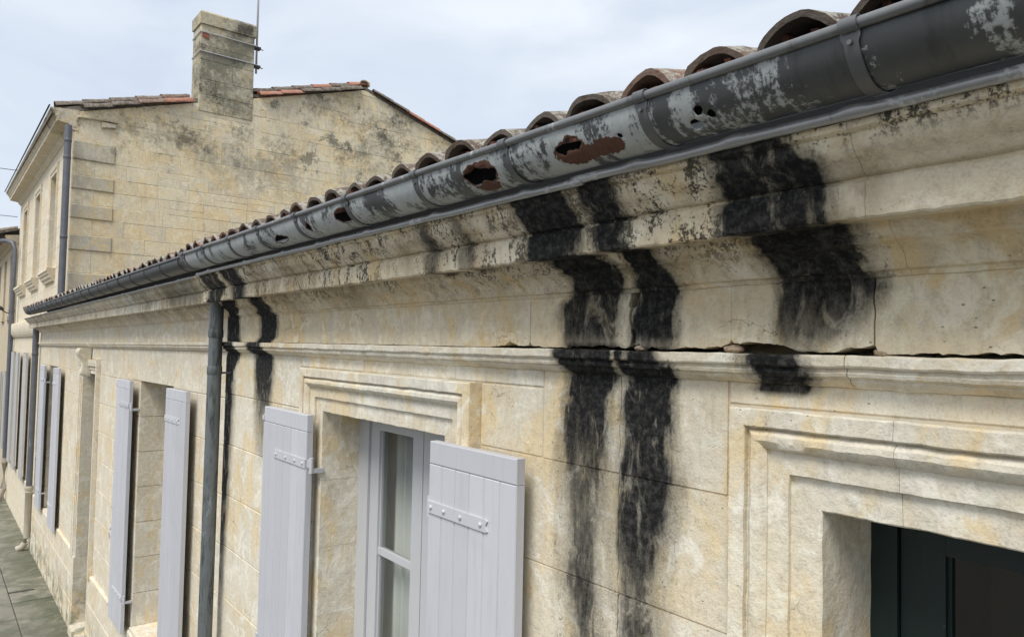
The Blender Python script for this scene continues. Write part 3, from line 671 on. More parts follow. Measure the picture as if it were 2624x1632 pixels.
# string course
sc_core = MB().box((XA0 + .01, .0, -.06), (XA1, .1, -.008)).obj('string_course', M_MORTAR, A, F1)
SJ = [-4.96, -4.1, -3.2, -2.35, -1.55, -.75, .15, 1.0, XA1]
for a, b in zip(SJ[:-1], SJ[1:]):
    sweep('string_course_stone', STRING, a + .001, b - .001, M_A, sc_core, F1, step=.012, amp=.0026)
# cornice
co = MB().box((-4.88, -.06, .262), (XA1, .3, .40)).obj('cornice', M_MORTAR, A, F1)
CJ = [-4.90, -4.05, -3.15, -2.28, -1.5, -.64, .2, 1.05, XA1]
def chip_c(q, x, y, z):
    if y < -.18 and z < .26:                                   # ragged drip edge
        e = noise.noise(Vector((x * 31, 2, 0))) * .004 + noise.noise(Vector((x * 90, 5, 0))) * .003
        q = q + Vector((0, abs(e) * .5, e))
        if -.80 < x < -.655: q = q + Vector((0, .006, .004 * (1 + noise.noise(Vector((x * 60, 8, 0))))))
    return q
for a, b in zip(CJ[:-1], CJ[1:]):
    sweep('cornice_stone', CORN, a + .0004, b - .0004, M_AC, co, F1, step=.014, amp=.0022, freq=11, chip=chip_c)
# windows
ww = surround(A, F1, W1[0], W1[1], W1[2], W1[3], M_A, joints=(-2.93,), jz=(-.672, -1.0, -1.33, -1.655, -1.98, -2.30))
ww2 = surround(A, F1, W2[0], W2[1], W2[2], W2[3], M_A, joints=(-.655, -.1), jz=(-.672, -1.0, -1.33, -1.655, -1.98, -2.30))
for w_ in (W1, W2):
    MB().box((w_[0] - .1, -.08, w_[2] - .09), (w_[1] + .1, .2, w_[2] - .002)).obj('window_sill', M_A, A, F1)
def casement(house, frame, x0, x1, zb, zt, y, mat, fw, sw, bars, mullion=None, bead=None):
    m = MB(); t = .055
    m.box((x0, y, zb), (x0 + fw, y + t, zt)).box((x1 - fw, y, zb), (x1, y + t, zt)).box((x0 + fw, y + .001, zt - .045), (x1 - fw, y + t, zt)).box((x0 + fw, y + .001, zb), (x1 - fw, y + t, zb + .05))
    w = m.obj('window', mat, house, frame)
    xm = mullion if mullion else (x0 + x1) / 2
    for (a, b) in ((x0 + fw, xm), (xm, x1 - fw)):
        s = MB(); a0, b0 = a + .003, b - .003; z0, z1 = zb + .053, zt - .048; yf = y + .012
        s.box((a0, yf, z0), (a0 + sw, yf + .045, z1)).box((b0 - sw, yf, z0), (b0, yf + .045, z1)).box((a0 + sw, yf + .0005, z1 - sw * .62), (b0 - sw, yf + .044, z1)).box((a0 + sw, yf + .0005, z0), (b0 - sw, yf + .044, z0 + sw))
        # rounded glazing bead
        s.box((a0 + sw, yf + .012, z0 + sw), (a0 + sw + .008, yf + .03, z1 - sw * .62)); s.box((b0 - sw - .008, yf + .012, z0 + sw), (b0 - sw, yf + .03, z1 - sw * .62))
        s.obj('sash', mat, w, frame)
        for q in bars: MB().box((a0 + sw, yf + .006, q - .016), (b0 - sw, yf + .036, q + .016)).obj('glazing_bar', mat, w, frame)
        MB().box((a0 + sw - .004, yf + .020, z0 + sw - .004), (b0 - sw + .004, yf + .024, z1 - sw * .62 + .004)).obj('pane', M_GLASS, w, frame)
    return w
win = casement(A, F1, W1[0] - .02, W1[1] + .02, W1[2], W1[3] + .02, .19, M_FRAME, .125, .088, (-1.0, -1.72), mullion=-2.80)
win2 = casement(A, F1, W2[0] - .03, W2[1] + .03, W2[2], W2[3] + .012, .203, M_GREEN, .088, .092, (-1.3,), mullion=-.27)
for i, w_ in enumerate((W1, W2)):
    m = MB(); x0, x1, z0, z1 = w_[0] - .5, w_[1] + .5, w_[2] - .3, w_[3] + .2; dy = 2.4
    m.add([(x0, .26, z0), (x1, .26, z0), (x1, dy, z0), (x0, dy, z0), (x0, .26, z1), (x1, .26, z1), (x1, dy, z1), (x0, dy, z1)], [(0, 1, 2, 3), (4, 5, 6, 7), (2, 3, 7, 6), (0, 3, 7, 4), (1, 2, 6, 5)])
    m.obj('room', M_DARK, A, F1)
shutter(A, F1, -4.02, -3.425, -.352, -2.64, 'R', M_SHUT, planks=6)
shutter(A, F1, -2.285, -1.775, -.346, -2.64, 'L', M_SHUT, planks=6)
# curtain
def curtain(x0, x1, z0, z1, y, seed):
    n = 260; rs = []
    for z in (z1, (z0 + z1) / 2, z0):
        rs.append([(x0 + (x1 - x0) * i / n, y + .030 * math.sin(i * .34 + 1.9 * math.sin(i * .05 + seed)) + .008 * math.sin(i * .93), z) for i in range(n + 1)])
    return MB().rings(rs, closed=False, cap=False).obj('curtain', M_CURT, None, F1, True)
cu = curtain(-3.86, -2.33, -2.5, -.30, .325, 0); md = cu.modifiers.new('thickness', 'SOLIDIFY'); md.thickness = .002
tag(cu, 'white pleated net curtain hanging behind the shuttered window of the stained house', 'curtain')
# roof, lead roll along the cornice top
roof(A, F1, XA0 + .02, XA1, .532, 6.)
def roll(house, frame, x0, x1, y, z, r, seed, bumps):
    pts = []; rad = []; n = int((x1 - x0) / .02)
    for i in range(n + 1):
        x = x0 + (x1 - x0) * i / n
        e = max([0] + [math.exp(-((x - q) / .022) ** 2) for q in bumps])
        pts.append((x, y + .002 * noise.noise(Vector((x * 5, seed, 0))), z + .0026 * noise.noise(Vector((x * 3.5, seed, 9))) + .003 * e)); rad.append(r * (1 + .10 * noise.noise(Vector((x * 17, seed, 4))) + .35 * e))
    return MB().tube(pts, r, 14, rad).obj('zinc_drip_roll', M_ZROLL, house, frame, True)
RX = [.3, -.10, -.62, -.86, -1.12, -1.52, -1.98, -2.45, -2.9, -3.3, -3.85, -4.5]
roll(A, F1, -1.335, XA1, -.274, .4185, .0108, 1, RX); roll(A, F1, -4.76, -1.30, -.274, .4135, .0102, 2, RX)
m = MB(); m.rings([[(x, -.262, .4135), (x, -.10, .428), (x, .05, .44)] for x in (-4.9, XA1)], closed=False, cap=False)
fl = m.obj('cornice_flashing', M_ZDARK, A, F1); fl.modifiers.new('thickness', 'SOLIDIFY').thickness = .003
for x in (-.72, -1.0, -1.78, -2.6):                          # loose lifted scraps of the old lead
    m = MB(); n = 10; rs = []
    for i in range(n + 1):
        t = i / n; xx = x + .13 * t; rs.append([(xx, -.268, .424 + .004 * math.sin(3.1 * t)), (xx, -.245, .430 + .008 * math.sin(math.pi * t)), (xx, -.215, .428 + .006 * math.sin(math.pi * t))])
    m.rings(rs, closed=False, cap=False); o = m.obj('flashing_scrap', M_ZROLL, A, F1, True); o.modifiers.new('thickness', 'SOLIDIFY').thickness = .002

# ------------------------------------------------------------------ the old gutter, holed and rusted
GY, GZC, GR = -.298, .519, .082
def sheet(name, xa, xb, mat, parent, frame, yc, zc, r, holes=(), rust=(), grid=.012, a0=-4., a1=176.):
    rad = math.pi / 180; L = (a1 - a0) * rad * r
    nx = max(2, int((xb - xa) / grid)); nt = max(12, int(L / grid))
    pts = [Vector((xa + (xb - xa) * i / nx, L * j / nt)) for i in range(nx + 1) for j in range(nt + 1)]
    edges = []; polys = []
    for h in holes:
        ring = [Vector((x, (t - a0) * rad * r)) for x, t in h]; polys.append(ring)
        pts = [p for p in pts if min((p - q).length for q in ring) > .0025]
    for ring in polys:
        o = len(pts); pts += ring; edges += [(o + i, o + (i + 1) % len(ring)) for i in range(len(ring))]
    v, e, f, *_ = geometry.delaunay_2d_cdt(pts, edges, [], 0, 1e-6)
    def inside(p, poly):
        c = False; n = len(poly)
        for i in range(n):
            a, b = poly[i], poly[i - 1]
            if (a.y > p.y) != (b.y > p.y) and p.x < (b.x - a.x) * (p.y - a.y) / (b.y - a.y) + a.x: c = not c
        return c
    fs = [tri for tri in f if not any(inside((v[tri[0]] + v[tri[1]] + v[tri[2]]) / 3, q) for q in polys)]
    vs = []
    for p in v:
        t = a0 * rad + p.y / r; rr = r + .0012 * noise.noise(Vector((p.x * 6, t * 2, 0)))
        near = min([9] + [min((p - q).length for q in ring) for ring in polys])
        if near < .012: rr += (.012 - near) * .35 * noise.noise(Vector((p.x * 60, p.y * 60, 3)))
        vs.append((p.x, yc - rr * math.cos(t), zc - rr * math.sin(t)))
    me = mesh(name, vs, fs, mat, True)
    if rust is not None:
        at = me.attributes.new('rust', 'FLOAT', 'POINT')
        for i, p in enumerate(v):
            val = 0
            near = min([9] + [min((p - q).length for q in ring) for ring in polys if len(ring) > 14])
            val = max(val, 1.0 - near / .010)
            for (x, t, rx, rt) in rust:
                q = math.hypot((p.x - x) / rx, (p.y - (t - a0) * rad * r) / rt); val = max(val, 1.35 - q * .9)
            at.data[i].value = max(0, val)
    o = link(name, me, parent, frame)
    md = o.modifiers.new('thickness', 'SOLIDIFY'); md.thickness = .0016; md.offset = -1
    return o
def ragged(pts, k=4, amp=.003, seed=0):
    out = []; n = len(pts)
    for i in range(n):
        (x0, t0), (x1, t1) = pts[i], pts[(i + 1) % n]
        for j in range(k):
            u = j / k; x = x0 + (x1 - x0) * u; t = t0 + (t1 - t0) * u
            e = noise.noise(Vector((x * 170, t * .5, seed))); g = noise.noise(Vector((x * 150, t * .6, seed + 5)))
            out.append((x + e * amp * 2.0, t + g * amp / GR * 57 * 2.0))
    return out
def roundhole(x, t, r, seed=0):
    return [(x + r * math.cos(a) * (1 + .12 * math.sin(3 * a + seed)), t + r / GR * 57.3 * math.sin(a) * (1 + .1 * math.cos(2 * a + seed))) for a in [2 * math.pi * k / 12 for k in range(12)]]
HOLES = [ragged([(-1.688, 31), (-1.66, 22), (-1.626, 19), (-1.58, 27), (-1.538, 34), (-1.548, 48), (-1.584, 62), (-1.61, 50), (-1.651, 60), (-1.676, 46)], 3, .003, 1),
         ragged([(-1.300, 36), (-1.283, 28), (-1.262, 30), (-1.251, 22), (-1.225, 24), (-1.209, 34), (-1.225, 44), (-1.255, 42), (-1.277, 49)], 3, .0026, 2),
         roundhole(-.904, 59.5, .0155, 1), roundhole(-.884, 38.3, .0105, 2), roundhole(-.860, 49.3, .0095, 3), roundhole(-1.094, 41.5, .0062, 4),
         ragged([(-2.545, 40), (-2.53, 24), (-2.487, 17), (-2.44, 20), (-2.402, 24), (-2.408, 44), (-2.46, 58), (-2.51, 54)], 3, .003, 5),
         ragged([(-3.22, 62), (-3.19, 44), (-3.15, 36), (-3.10, 44), (-3.06, 52), (-3.10, 64), (-3.16, 68)], 3, .003, 6), ragged([(-2.83, 40), (-2.80, 28), (-2.78, 38), (-2.80, 52)], 4, .003, 7)]
RUST = [(-1.23, 57, .065, .030), (-1.15, 54, .060, .024), (-1.27, 50, .04, .024), (-1.61, 66, .05, .030), (-1.64, 26, .045, .02), (-1.60, 24, .05, .016)]
BR = [1.78, 1.31, .84, .37, -.10, -.572, -1.013, -1.481, -1.931, -2.416, -2.896, -3.356, -3.785, -4.25, -4.66]
gt = root('gutter', (-1.5, GY, GZC - GR), F1, 'old half-round zinc gutter with pale corrosion, rust patches and holes under the roof tiles', 'gutter')
for a, b in zip(BR[1:] + [-4.735], BR):
    hs = [h for h in HOLES if b > sum(p[0] for p in h) / len(h) > a]
    sheet('gutter_section', a - .006, b, M_ZOLD if a > -3.9 and b < 1 else M_ZOLD, gt, F1, GY, GZC, GR + R.uniform(-.0006, .0006), hs, RUST, grid=.011 if hs else .02)
def rim(parent, frame, x0, x1, yc, zc, r, br, mat, seed):
    n = int((x1 - x0) / .03); pts = []
    for i in range(n + 1):
        x = x0 + (x1 - x0) * i / n; pts.append((x, yc - r - .003 + .0014 * noise.noise(Vector((x * 4, seed, 0))), zc + .004 + .0018 * noise.noise(Vector((x * 3, seed, 5)))))
    MB().tube(pts, br, 14).obj('rim', mat, parent, frame, True)
MB().box((-4.73, -.222, .50), (1.78, -.218, .572)).obj('shade_backing', M_SHADE, gt, F1)  # added black sheet that makes gutter holes and tile mouths look dark inside
rim(gt, F1, -4.735, 1.78, GY, GZC, GR, .0098, M_ZRIM, 1)
def bracket_mesh(r, br, mat, w=.024, clip=True):
    m = MB(); rs = []
    for k in range(26):
        a = math.radians(-2 + 152 * k / 25); c, s = math.cos(a), math.sin(a); q = r + .0022
        hw = w / 2 * (1.35 if k < 3 else 1)
        rs.append([(-hw, -q * c, -q * s), (hw, -q * c, -q * s), (hw, -(q + .0024) * c, -(q + .0024) * s), (-hw, -(q + .0024) * c, -(q + .0024) * s)])
    m.rings(rs)
    if clip:
        rs = []
        for k in range(15):
            a = math.radians(-70 + 250 * k / 14); q = br + .0022
            rs.append([(sx, -r - .003 - q * math.cos(a), .004 + q * math.sin(a)) for sx in (-w * .62, w * .62)] + [(sx, -r - .003 - (q + .0018) * math.cos(a), .004 + (q + .0018) * math.sin(a)) for sx in (w * .62, -w * .62)])
        m.rings(rs)
        a = math.radians(17); q = r + .006
        m.tube([(.0, -q + .004, -r * math.sin(a)), (.0, -q - .0015, -r * math.sin(a))], .0042, 8)
    return mesh('bracket', m.v, m.f, mat, True, 40)
bmh = bracket_mesh(GR, .0098, M_ZDARK)
for x in BR: link('bracket', bmh, gt, F1, Matrix.Translation((x, GY, GZC)))
m = MB(); rs = []                                             # end collar lapped over the newer run
for k in range(24):
    a = math.radians(-2 + 178 * k / 23); rs.append([(q, GY - rr * math.cos(a), GZC - rr * math.sin(a)) for q, rr in ((-4.742, GR + .004), (-4.70, GR + .004), (-4.70, GR + .001), (-4.742, GR + .001))])
m.rings(rs); m.obj('end_collar', M_ZDARK, gt, F1, True, 40)

# ------------------------------------------------------------------ the downpipe at the party wall
def downpipe(name, frame, x, y, z0, z1, r, mat, label, group, collars=(), elbow=False, shoe=None, brackets=()):
    rt = root(name, (x, y, z0), frame, label, 'downpipe', group)
    zs = [z1] + list(collars) + [z0 if shoe is None else shoe]
    for i, (a, b) in enumerate(zip(zs[:-1], zs[1:])):
        MB().tube([(x, y, b), (x, y, a)], r * (1 - .02 * (i % 2)), 22).obj('pipe_section', mat, rt, frame, True, 50)
    for q in collars:
        MB().tube([(x, y, q - .025), (x, y, q - .022), (x, y, q + .018), (x, y, q + .03)], r, 22, [r * 1.02, r * 1.075, r * 1.075, r * 1.01]).obj('collar', mat, rt, frame, True, 50)
    for q in brackets:
        m = MB().tube([(x, y, q - .008), (x, y, q + .008)], r * 1.06, 20).box((x - .012, y, q - .006), (x + .012, .0, q + .006)).box((x - r * 1.4, y - .01, q - .007), (x - r, y + .01, q + .007))
        m.obj('pipe_clip', mat, rt, frame, True, 40)
    if shoe is not None:
        m = MB(); m.tube([(x, y, shoe + .06), (x, y, shoe + .05), (x, y, shoe), (x, y, shoe - .02), (x, y, shoe - .05), (x, y, shoe - .06), (x, y, z0 + .22), (x, y - .015, z0 + .14), (x - .02, y - .06, z0 + .06), (x - .05, y - .13, z0 + .025)], r, 20,
                         [r * 1.25, r * 1.35, r * 1.35, r * 1.1, r * 1.3, r * 1.08, r * 1.05, r * 1.08, r * 1.08, r * 1.15])
        m.obj('cast_iron_shoe', M_IRON, rt, frame, True, 50)
    return rt
downpipe('downpipe', F1, -4.935, -.10, -3.62, .262, .044, M_ZPIPE, 'dark streaked zinc downpipe running down beside the black stains at the party wall', 'downpipes on the street front', collars=(.05, -.19, -2.1), brackets=(-.205, -2.12), shoe=None)

# ================================================================== HOUSE B: the neighbour with the keystone door
B = root('stone_house', (-5.4, .1, GZ), F2, 'low cream stone house with a scrolled keystone over its doorway and grey shutters', 'house')
BE = -10.9
BW = (-2.59, -1.43, -2.68, -.372); BD = (-5.83, -4.83, GZ, -.385); BW2 = (-9.15, -8.25, -2.72, -.385)
bd_s = .17
opsB = [BW, (BD[0] - bd_s, BD[1] + bd_s, -2.75, BD[3] + bd_s), (BD[0], BD[1], GZ - .1, -2.7), BW2]
bwall = facade_wall('wall', BE, -.005, GZ - .1, .40, [(o[0] - .012, o[1] + .012, o[2], o[3] + .012) for o in opsB], B, F2, M_MORTARB, depth=.3)
zsB = [-2.70, -2.36, -2.03, -1.70, -1.37, -1.04, -.71, -.385, -.069]
rb = random.Random(21)
for (a, b, c, d) in ashlar(BE, -.005, zsB, opsB, .45, .9, rb):
    g = .0030; block('wall_stone', [(a + g, c + g), (b - g, c + g), (b - g, d - g), (a + g, d - g)], FRONT, M_B, bwall, F2, depth=.25, ch=.003, bev=.0025, proud=rb.uniform(-.0015, .0015))
for (a, b, c, d) in ashlar(BE, -.005, [GZ - .05, -3.35, -3.02, -2.70], opsB, .5, .9, rb):   # plinth stands a little proud
    g = .0018; block('plinth_stone', [(a + g, c + g), (b - g, c + g), (b - g, d - g), (a + g, d - g)], FRONT, M_B, bwall, F2, depth=.25, ch=.012 if d > -2.75 else .004, bev=.012 if d > -2.75 else .003, proud=.028 + rb.uniform(-.002, .002))
for (a, b, c, d) in ashlar(BE, -.005, [.0, .162], [], .4, .75, rb):
    g = .0015; block('frieze_stone', [(a + g, c), (b - g, c), (b - g, d), (a + g, d)], FRONT, M_B, bwall, F2, depth=.12, ch=.002, bev=.002, proud=rb.uniform(-.001, .001))
m = MB().box((BE + .02, .012, -.06), (-.01, .1, -.008)); bs = m.obj('string_course', M_MORTARB, B, F2)
u = -.02
while u > BE:
    v = max(BE, u - rb.uniform(.8, 1.1)); sweep('string_course_stone', [(y * .8, z) for y, z in STRING], v + .001, u - .001, M_B, bs, F2, step=.05, amp=.0012); u = v
m = MB().box((-10.4, -.05, .265), (.1, .2, .40)); bc = m.obj('cornice', M_MORTARB, B, F2)
u = .12
while u > -10.5:
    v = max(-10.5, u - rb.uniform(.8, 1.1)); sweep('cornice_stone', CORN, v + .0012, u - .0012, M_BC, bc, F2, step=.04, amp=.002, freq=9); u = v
roof(B, F2, -10.3, .02, .535, 6., limit=-8.0)
roll(B, F2, -10.5, .36, -.270, .4125, .0085, 5, [-.3 - .6 * k for k in range(17)])
m = MB(); m.rings([[(x, -.262, .4125), (x, -.10, .425), (x, .03, .436)] for x in (-10.5, .12)], closed=False, cap=False)
fl = m.obj('cornice_flashing', M_ZDARK, B, F2); fl.modifiers.new('thickness', 'SOLIDIFY').thickness = .003
# openings: reveals are the stones themselves; each gets a recessed window or door
def simple_window(house, frame, w, y, mat, split=True):
    o = casement(house, frame, w[0] - .01, w[1] + .01, w[2], w[3] + .012, y, mat, .06, .07, ((w[2] + w[3]) / 2 + .3,))
    MB().box((w[0] - .3, y + .35, w[2] - .1), (w[1] + .3, y + .40, w[3] + .1)).obj('room', M_DARK, house, frame)
    return o
simple_window(B, F2, BW, .27, M_FRAME); simple_window(B, F2, BW2, .27, M_FRAME)
for w_ in (BW, BW2): MB().box((w_[0], -.02, w_[2] - .01), (w_[1], .29, w_[2] + .015)).obj('window_sill', M_B, B, F2)
shutter(B, F2, -3.20, -2.62, -.372, -2.72, 'R', M_SHUT, planks=5, y=-.09)
shutter(B, F2, -1.27, -.70, -.372, -2.72, 'L', M_SHUT, planks=5, y=-.09)
shutter(B, F2, -9.62, -9.06, -.385, -2.74, 'R', M_SHUT, planks=5, y=-.09)
shutter(B, F2, -7.96, -7.40, -.385, -2.74, 'L', M_SHUT, planks=5, y=-.09)
# door surround, stepped, resting on the plinth, and the scroll keystone
DPROF = [(0, .27), (0, -.008), (.05, -.008), (.05, -.020), (.085, -.020), (.085, -.034), (.10, -.044), (.118, -.044), (.125, -.034), (.125, -.046), (.168, -.048), (.17, .02)]
surround(B, F2, BD[0], BD[1], -2.75, BD[3], M_B, prof=DPROF, joints=(), jz=(-1.04, -1.70, -2.36))
rs = []
for (z, yf, hw) in ((-.075, -.145, .085), (-.10, -.16, .085), (-.13, -.165, .082), (-.165, -.15, .078), (-.21, -.118, .073), (-.26, -.10, .068), (-.31, -.102, .063), (-.35, -.112, .060), (-.385, -.116, .058), (-.41, -.10, .056), (-.425, -.07, .055)):
    cx = -5.33; rs.append([(cx - hw, -.01, z), (cx - hw, yf + .018, z), (cx - hw * .8, yf, z), (cx - hw * .35, yf + .010, z), (cx + hw * .35, yf + .010, z), (cx + hw * .8, yf, z), (cx + hw, yf + .018, z), (cx + hw, -.01, z)])
MB().rings(rs).obj('keystone', M_B, B, F2, True, 40)
m = MB().box((BD[0] - .03, .27, GZ), (BD[1] + .03, .32, BD[3] + .03)); dd = m.obj('door', M_GREEN, B, F2)
for k in range(2):
    for (z0, z1) in ((GZ + .15, -2.6), (-2.5, -1.1)):
        block('door_panel', [(BD[0] + .08 + k * .46, z0), (BD[0] + .46 + k * .46, z0), (BD[0] + .46 + k * .46, z1), (BD[0] + .08 + k * .46, z1)], lambda a, b, h: (a, .27 - h, b), M_GREEN, dd, F2, depth=.02, ch=.02, bev=.012, proud=.012)
MB().box((BD[0], -.06, GZ - .05), (BD[1], .28, GZ + .10)).obj('door_step', M_B, B, F2)

# ------------------------------------------------------------------ the newer, plain gutter over house B
NY, NZC, NR = -.302, .520, .078
gb = root('gutter', (-4.5, NY, NZC - NR), F2, 'plain dark zinc gutter run above the keystone door, without corrosion patches', 'gutter')
BRB = [.10 - .47 * k for k in range(21)]
for a, b in zip(BRB[1:], BRB[:-1]): sheet('gutter_section', a - .004, b + (.24 if b > .05 else 0), M_ZNEW, gb, F2, NY, NZC, NR + R.uniform(-.0005, .0005), grid=.03, rust=None)
rim(gb, F2, BRB[-1], .34, NY, NZC, NR, .0088, M_ZDARK, 7)
bm2 = bracket_mesh(NR, .0088, M_ZNEW, w=.012, clip=False)
for x in BRB[:-1]: link('bracket', bm2, gb, F2, Matrix.Translation((x, NY, NZC)))
m = MB(); n = 20; ring = [(BRB[-1], NY - NR * math.cos(math.pi * k / n), NZC - NR * math.sin(math.pi * k / n)) for k in range(n + 1)]
m.add(ring + [(x - .003, y, z) for x, y, z in ring], [tuple(range(n + 1)), tuple(range(2 * n + 1, n, -1))]); m.obj('end_cap', M_ZNEW, gb, F2)
downpipe('downpipe', F2, -10.55, -.08, GZ, .25, .05, M_ZFAR, 'grey downpipe with a cream iron foot at the left end of the keystone-door house', 'downpipes on the street front', collars=(-.21,), shoe=-2.62)

# ================================================================== TALL HOUSE with the gable and chimney
T = root('tall_house', (-12.2, 1.2, GZ), F2, 'two-storey stone house with a mossy side gable, big chimney and three tall upper windows', 'house')
TY = .05; TXL = -16.3; XG = -8.126
UW = [(-10.55, -9.70, 1.26, 2.99), (-12.95, -12.05, 1.26, 3.0), (-15.3, -14.42, 1.26, 3.02)]
ts = .13
opsT = [(a - ts, b + ts, c, d + ts) for a, b, c, d in UW]
tw = facade_wall('wall', TXL, XG - .01, .30, 3.45, [(a - .01, b + .01, c, d + .01) for a, b, c, d in UW], T, F2, M_MORTARB, y=TY, depth=.3)
TF = lambda u, v, h: (u, TY - h, v)
rt_ = random.Random(8)
for (a, b, c, d) in ashlar(TXL, XG - .34, [.30, .62, .94, 1.26, 1.60, 1.94, 2.28, 2.62, 2.96, 3.30], opsT, .55, 1.0, rt_):
    block('wall_stone', [(a + .001, c + .001), (b - .001, c + .001), (b - .001, d - .001), (a + .001, d - .001)], TF, M_T, tw, F2, depth=.12, ch=.002, bev=.0015, proud=rt_.uniform(-.001, .001))
UPROF = [(0, .2), (0, -.008), (.055, -.008), (.06, -.02), (.10, -.03), (.13, -.03), (.13, .02)]
for w_ in UW:
    surround(T, F2 @ Matrix.Translation((0, TY, 0)), w_[0], w_[1], w_[2], w_[3], M_T, prof=UPROF, jz=(1.94, 2.62))
    casement(T, F2, w_[0] - .01, w_[1] + .01, w_[2], w_[3] + .01, TY + .2, M_FRAME, .05, .06, ((w_[2] + w_[3]) / 2,))
    MB().box((w_[0] - .3, TY + .5, w_[2]), (w_[1] + .3, TY + .54, w_[3])).obj('room', M_DARK, T, F2)
    m = MB(); cx = (w_[0] + w_[1]) / 2
    prof = [(TY + .02, 1.265), (TY - .13, 1.262), (TY - .135, 1.215), (TY - .115, 1.205), (TY - .11, 1.17), (TY - .085, 1.15), (TY - .08, 1.11), (TY - .05, 1.09), (TY - .045, 1.05), (TY + .02, 1.045)]
    hw = .66; rs = []
    for e in (-1, 1): rs.append([(cx + e * (hw - .25 * (1.265 - z)), y, z) for y, z in prof])
    m.rings(rs).obj('window_sill', M_T, T, F2)
# eaves cornice
TC = [(.12, 3.33), (TY - .005, 3.335), (TY - .03, 3.37), (TY - .05, 3.385), (TY - .06, 3.42), (TY - .215, 3.445), (TY - .225, 3.44), (TY - .228, 3.50), (TY - .245, 3.51), (TY - .25, 3.54), (TY - .275, 3.56), (TY - .295, 3.60), (TY - .31, 3.61), (TY - .31, 3.635), (.12, 3.66)]
m = MB().box((TXL, -.02, 3.46), (XG - .02, .2, 3.60)); tco = m.obj('cornice', M_MORTARB, T, F2)
u = XG + .01
while u > TXL - .05:
    v = max(TXL - .05, u - rt_.uniform(.7, 1.)); sweep('cornice_stone', TC, v + .001, u - .001, M_T if u < XG - .2 else M_Q, tco, F2, step=.08, amp=.004, freq=6); u = v
m = MB().tube([(TXL - .1, TY - .33, 3.655), (XG + .02, TY - .33, 3.655)], .012, 10); m.obj('eaves_trim', M_ZNEW, T, F2, True)
# lower storey strip beyond the low house
LW = [(-13.52, -12.55, -2.68, -.22), (-16.05, -15.2, -2.68, -.22)]
lw = facade_wall('wall', TXL, BE - .02, GZ - .1, .298, [(a - .01, b + .01, c, d + .01) for a, b, c, d in LW], T, F2, M_MORTARB, depth=.28)
for (a, b, c, d) in ashlar(TXL, BE - .02, [GZ - .05, -3.35, -3.02, -2.68, -2.35, -2.0, -1.65, -1.3, -.94, -.58, -.22, .1], LW, .55, 1., rt_):
    block('wall_stone', [(a + .001, c + .001), (b - .001, c + .001), (b - .001, d - .001), (a + .001, d - .001)], FRONT, M_T, lw, F2, depth=.2, ch=.002, bev=.0015, proud=(.02 if d < -2.6 else 0) + rt_.uniform(-.001, .001))
BAND = [(.06, .10), (-.01, .10), (-.03, .125), (-.045, .13), (-.045, .15), (-.06, .16), (-.07, .20), (-.075, .21), (-.08, .40), (-.07, .43), (.06, .46)]
sweep('band_course', BAND, TXL, BE + .02, M_T, T, F2, step=.2, amp=.003, freq=5)
for w_ in LW: simple_window(T, F2, w_, .26, M_FRAME)
shutter(T, F2, -14.08, -13.55, -.22, -2.68, 'R', M_SHUTF, planks=4, y=-.09, full=False); shutter(T, F2, -12.5, -11.98, -.22, -2.68, 'L', M_SHUTF, planks=4, y=-.09, full=False)
shutter(T, F2, -15.15, -14.62, -.22, -2.68, 'L', M_SHUTF, planks=4, y=-.09, full=False)
# the gable
GROOF = lambda y: min(3.64 + .31 * (y - .06), 5.17 - .318 * (y - 5.1) if y > 5.1 else 99)
def clip(poly, fn):
    out = []; n = len(poly)
    for i in range(n):
        p, q = poly[i], poly[(i + 1) % n]; a, b = fn(*p), fn(*q)
        if a >= 0: out.append(p)
        if (a >= 0) != (b >= 0):
            t = a / (a - b); out.append((p[0] + (q[0] - p[0]) * t, p[1] + (q[1] - p[1]) * t))
    return out
GF = lambda u, v, h: (XG + h, u, v)
m = MB(); gp = [(TY + .02, .2), (10.1, .2), (10.1, 3.58), (5.1, 5.165), (TY + .02, 3.62)]
m.add([(XG - .004, y, z) for y, z in gp] + [(XG - .4, y, z) for y, z in gp], [tuple(range(5)), (9, 8, 7, 6, 5)] + [(i, (i + 1) % 5, 5 + (i + 1) % 5, 5 + i) for i in range(5)])
gw = m.obj('gable_wall', M_GMORTAR, T, F2)
rg = random.Random(44); z = .5; zq = []; k = 0
while z < 5.3:
    h = rg.uniform(.22, .38); zq.append((z, z + h, k)); z += h; k += 1
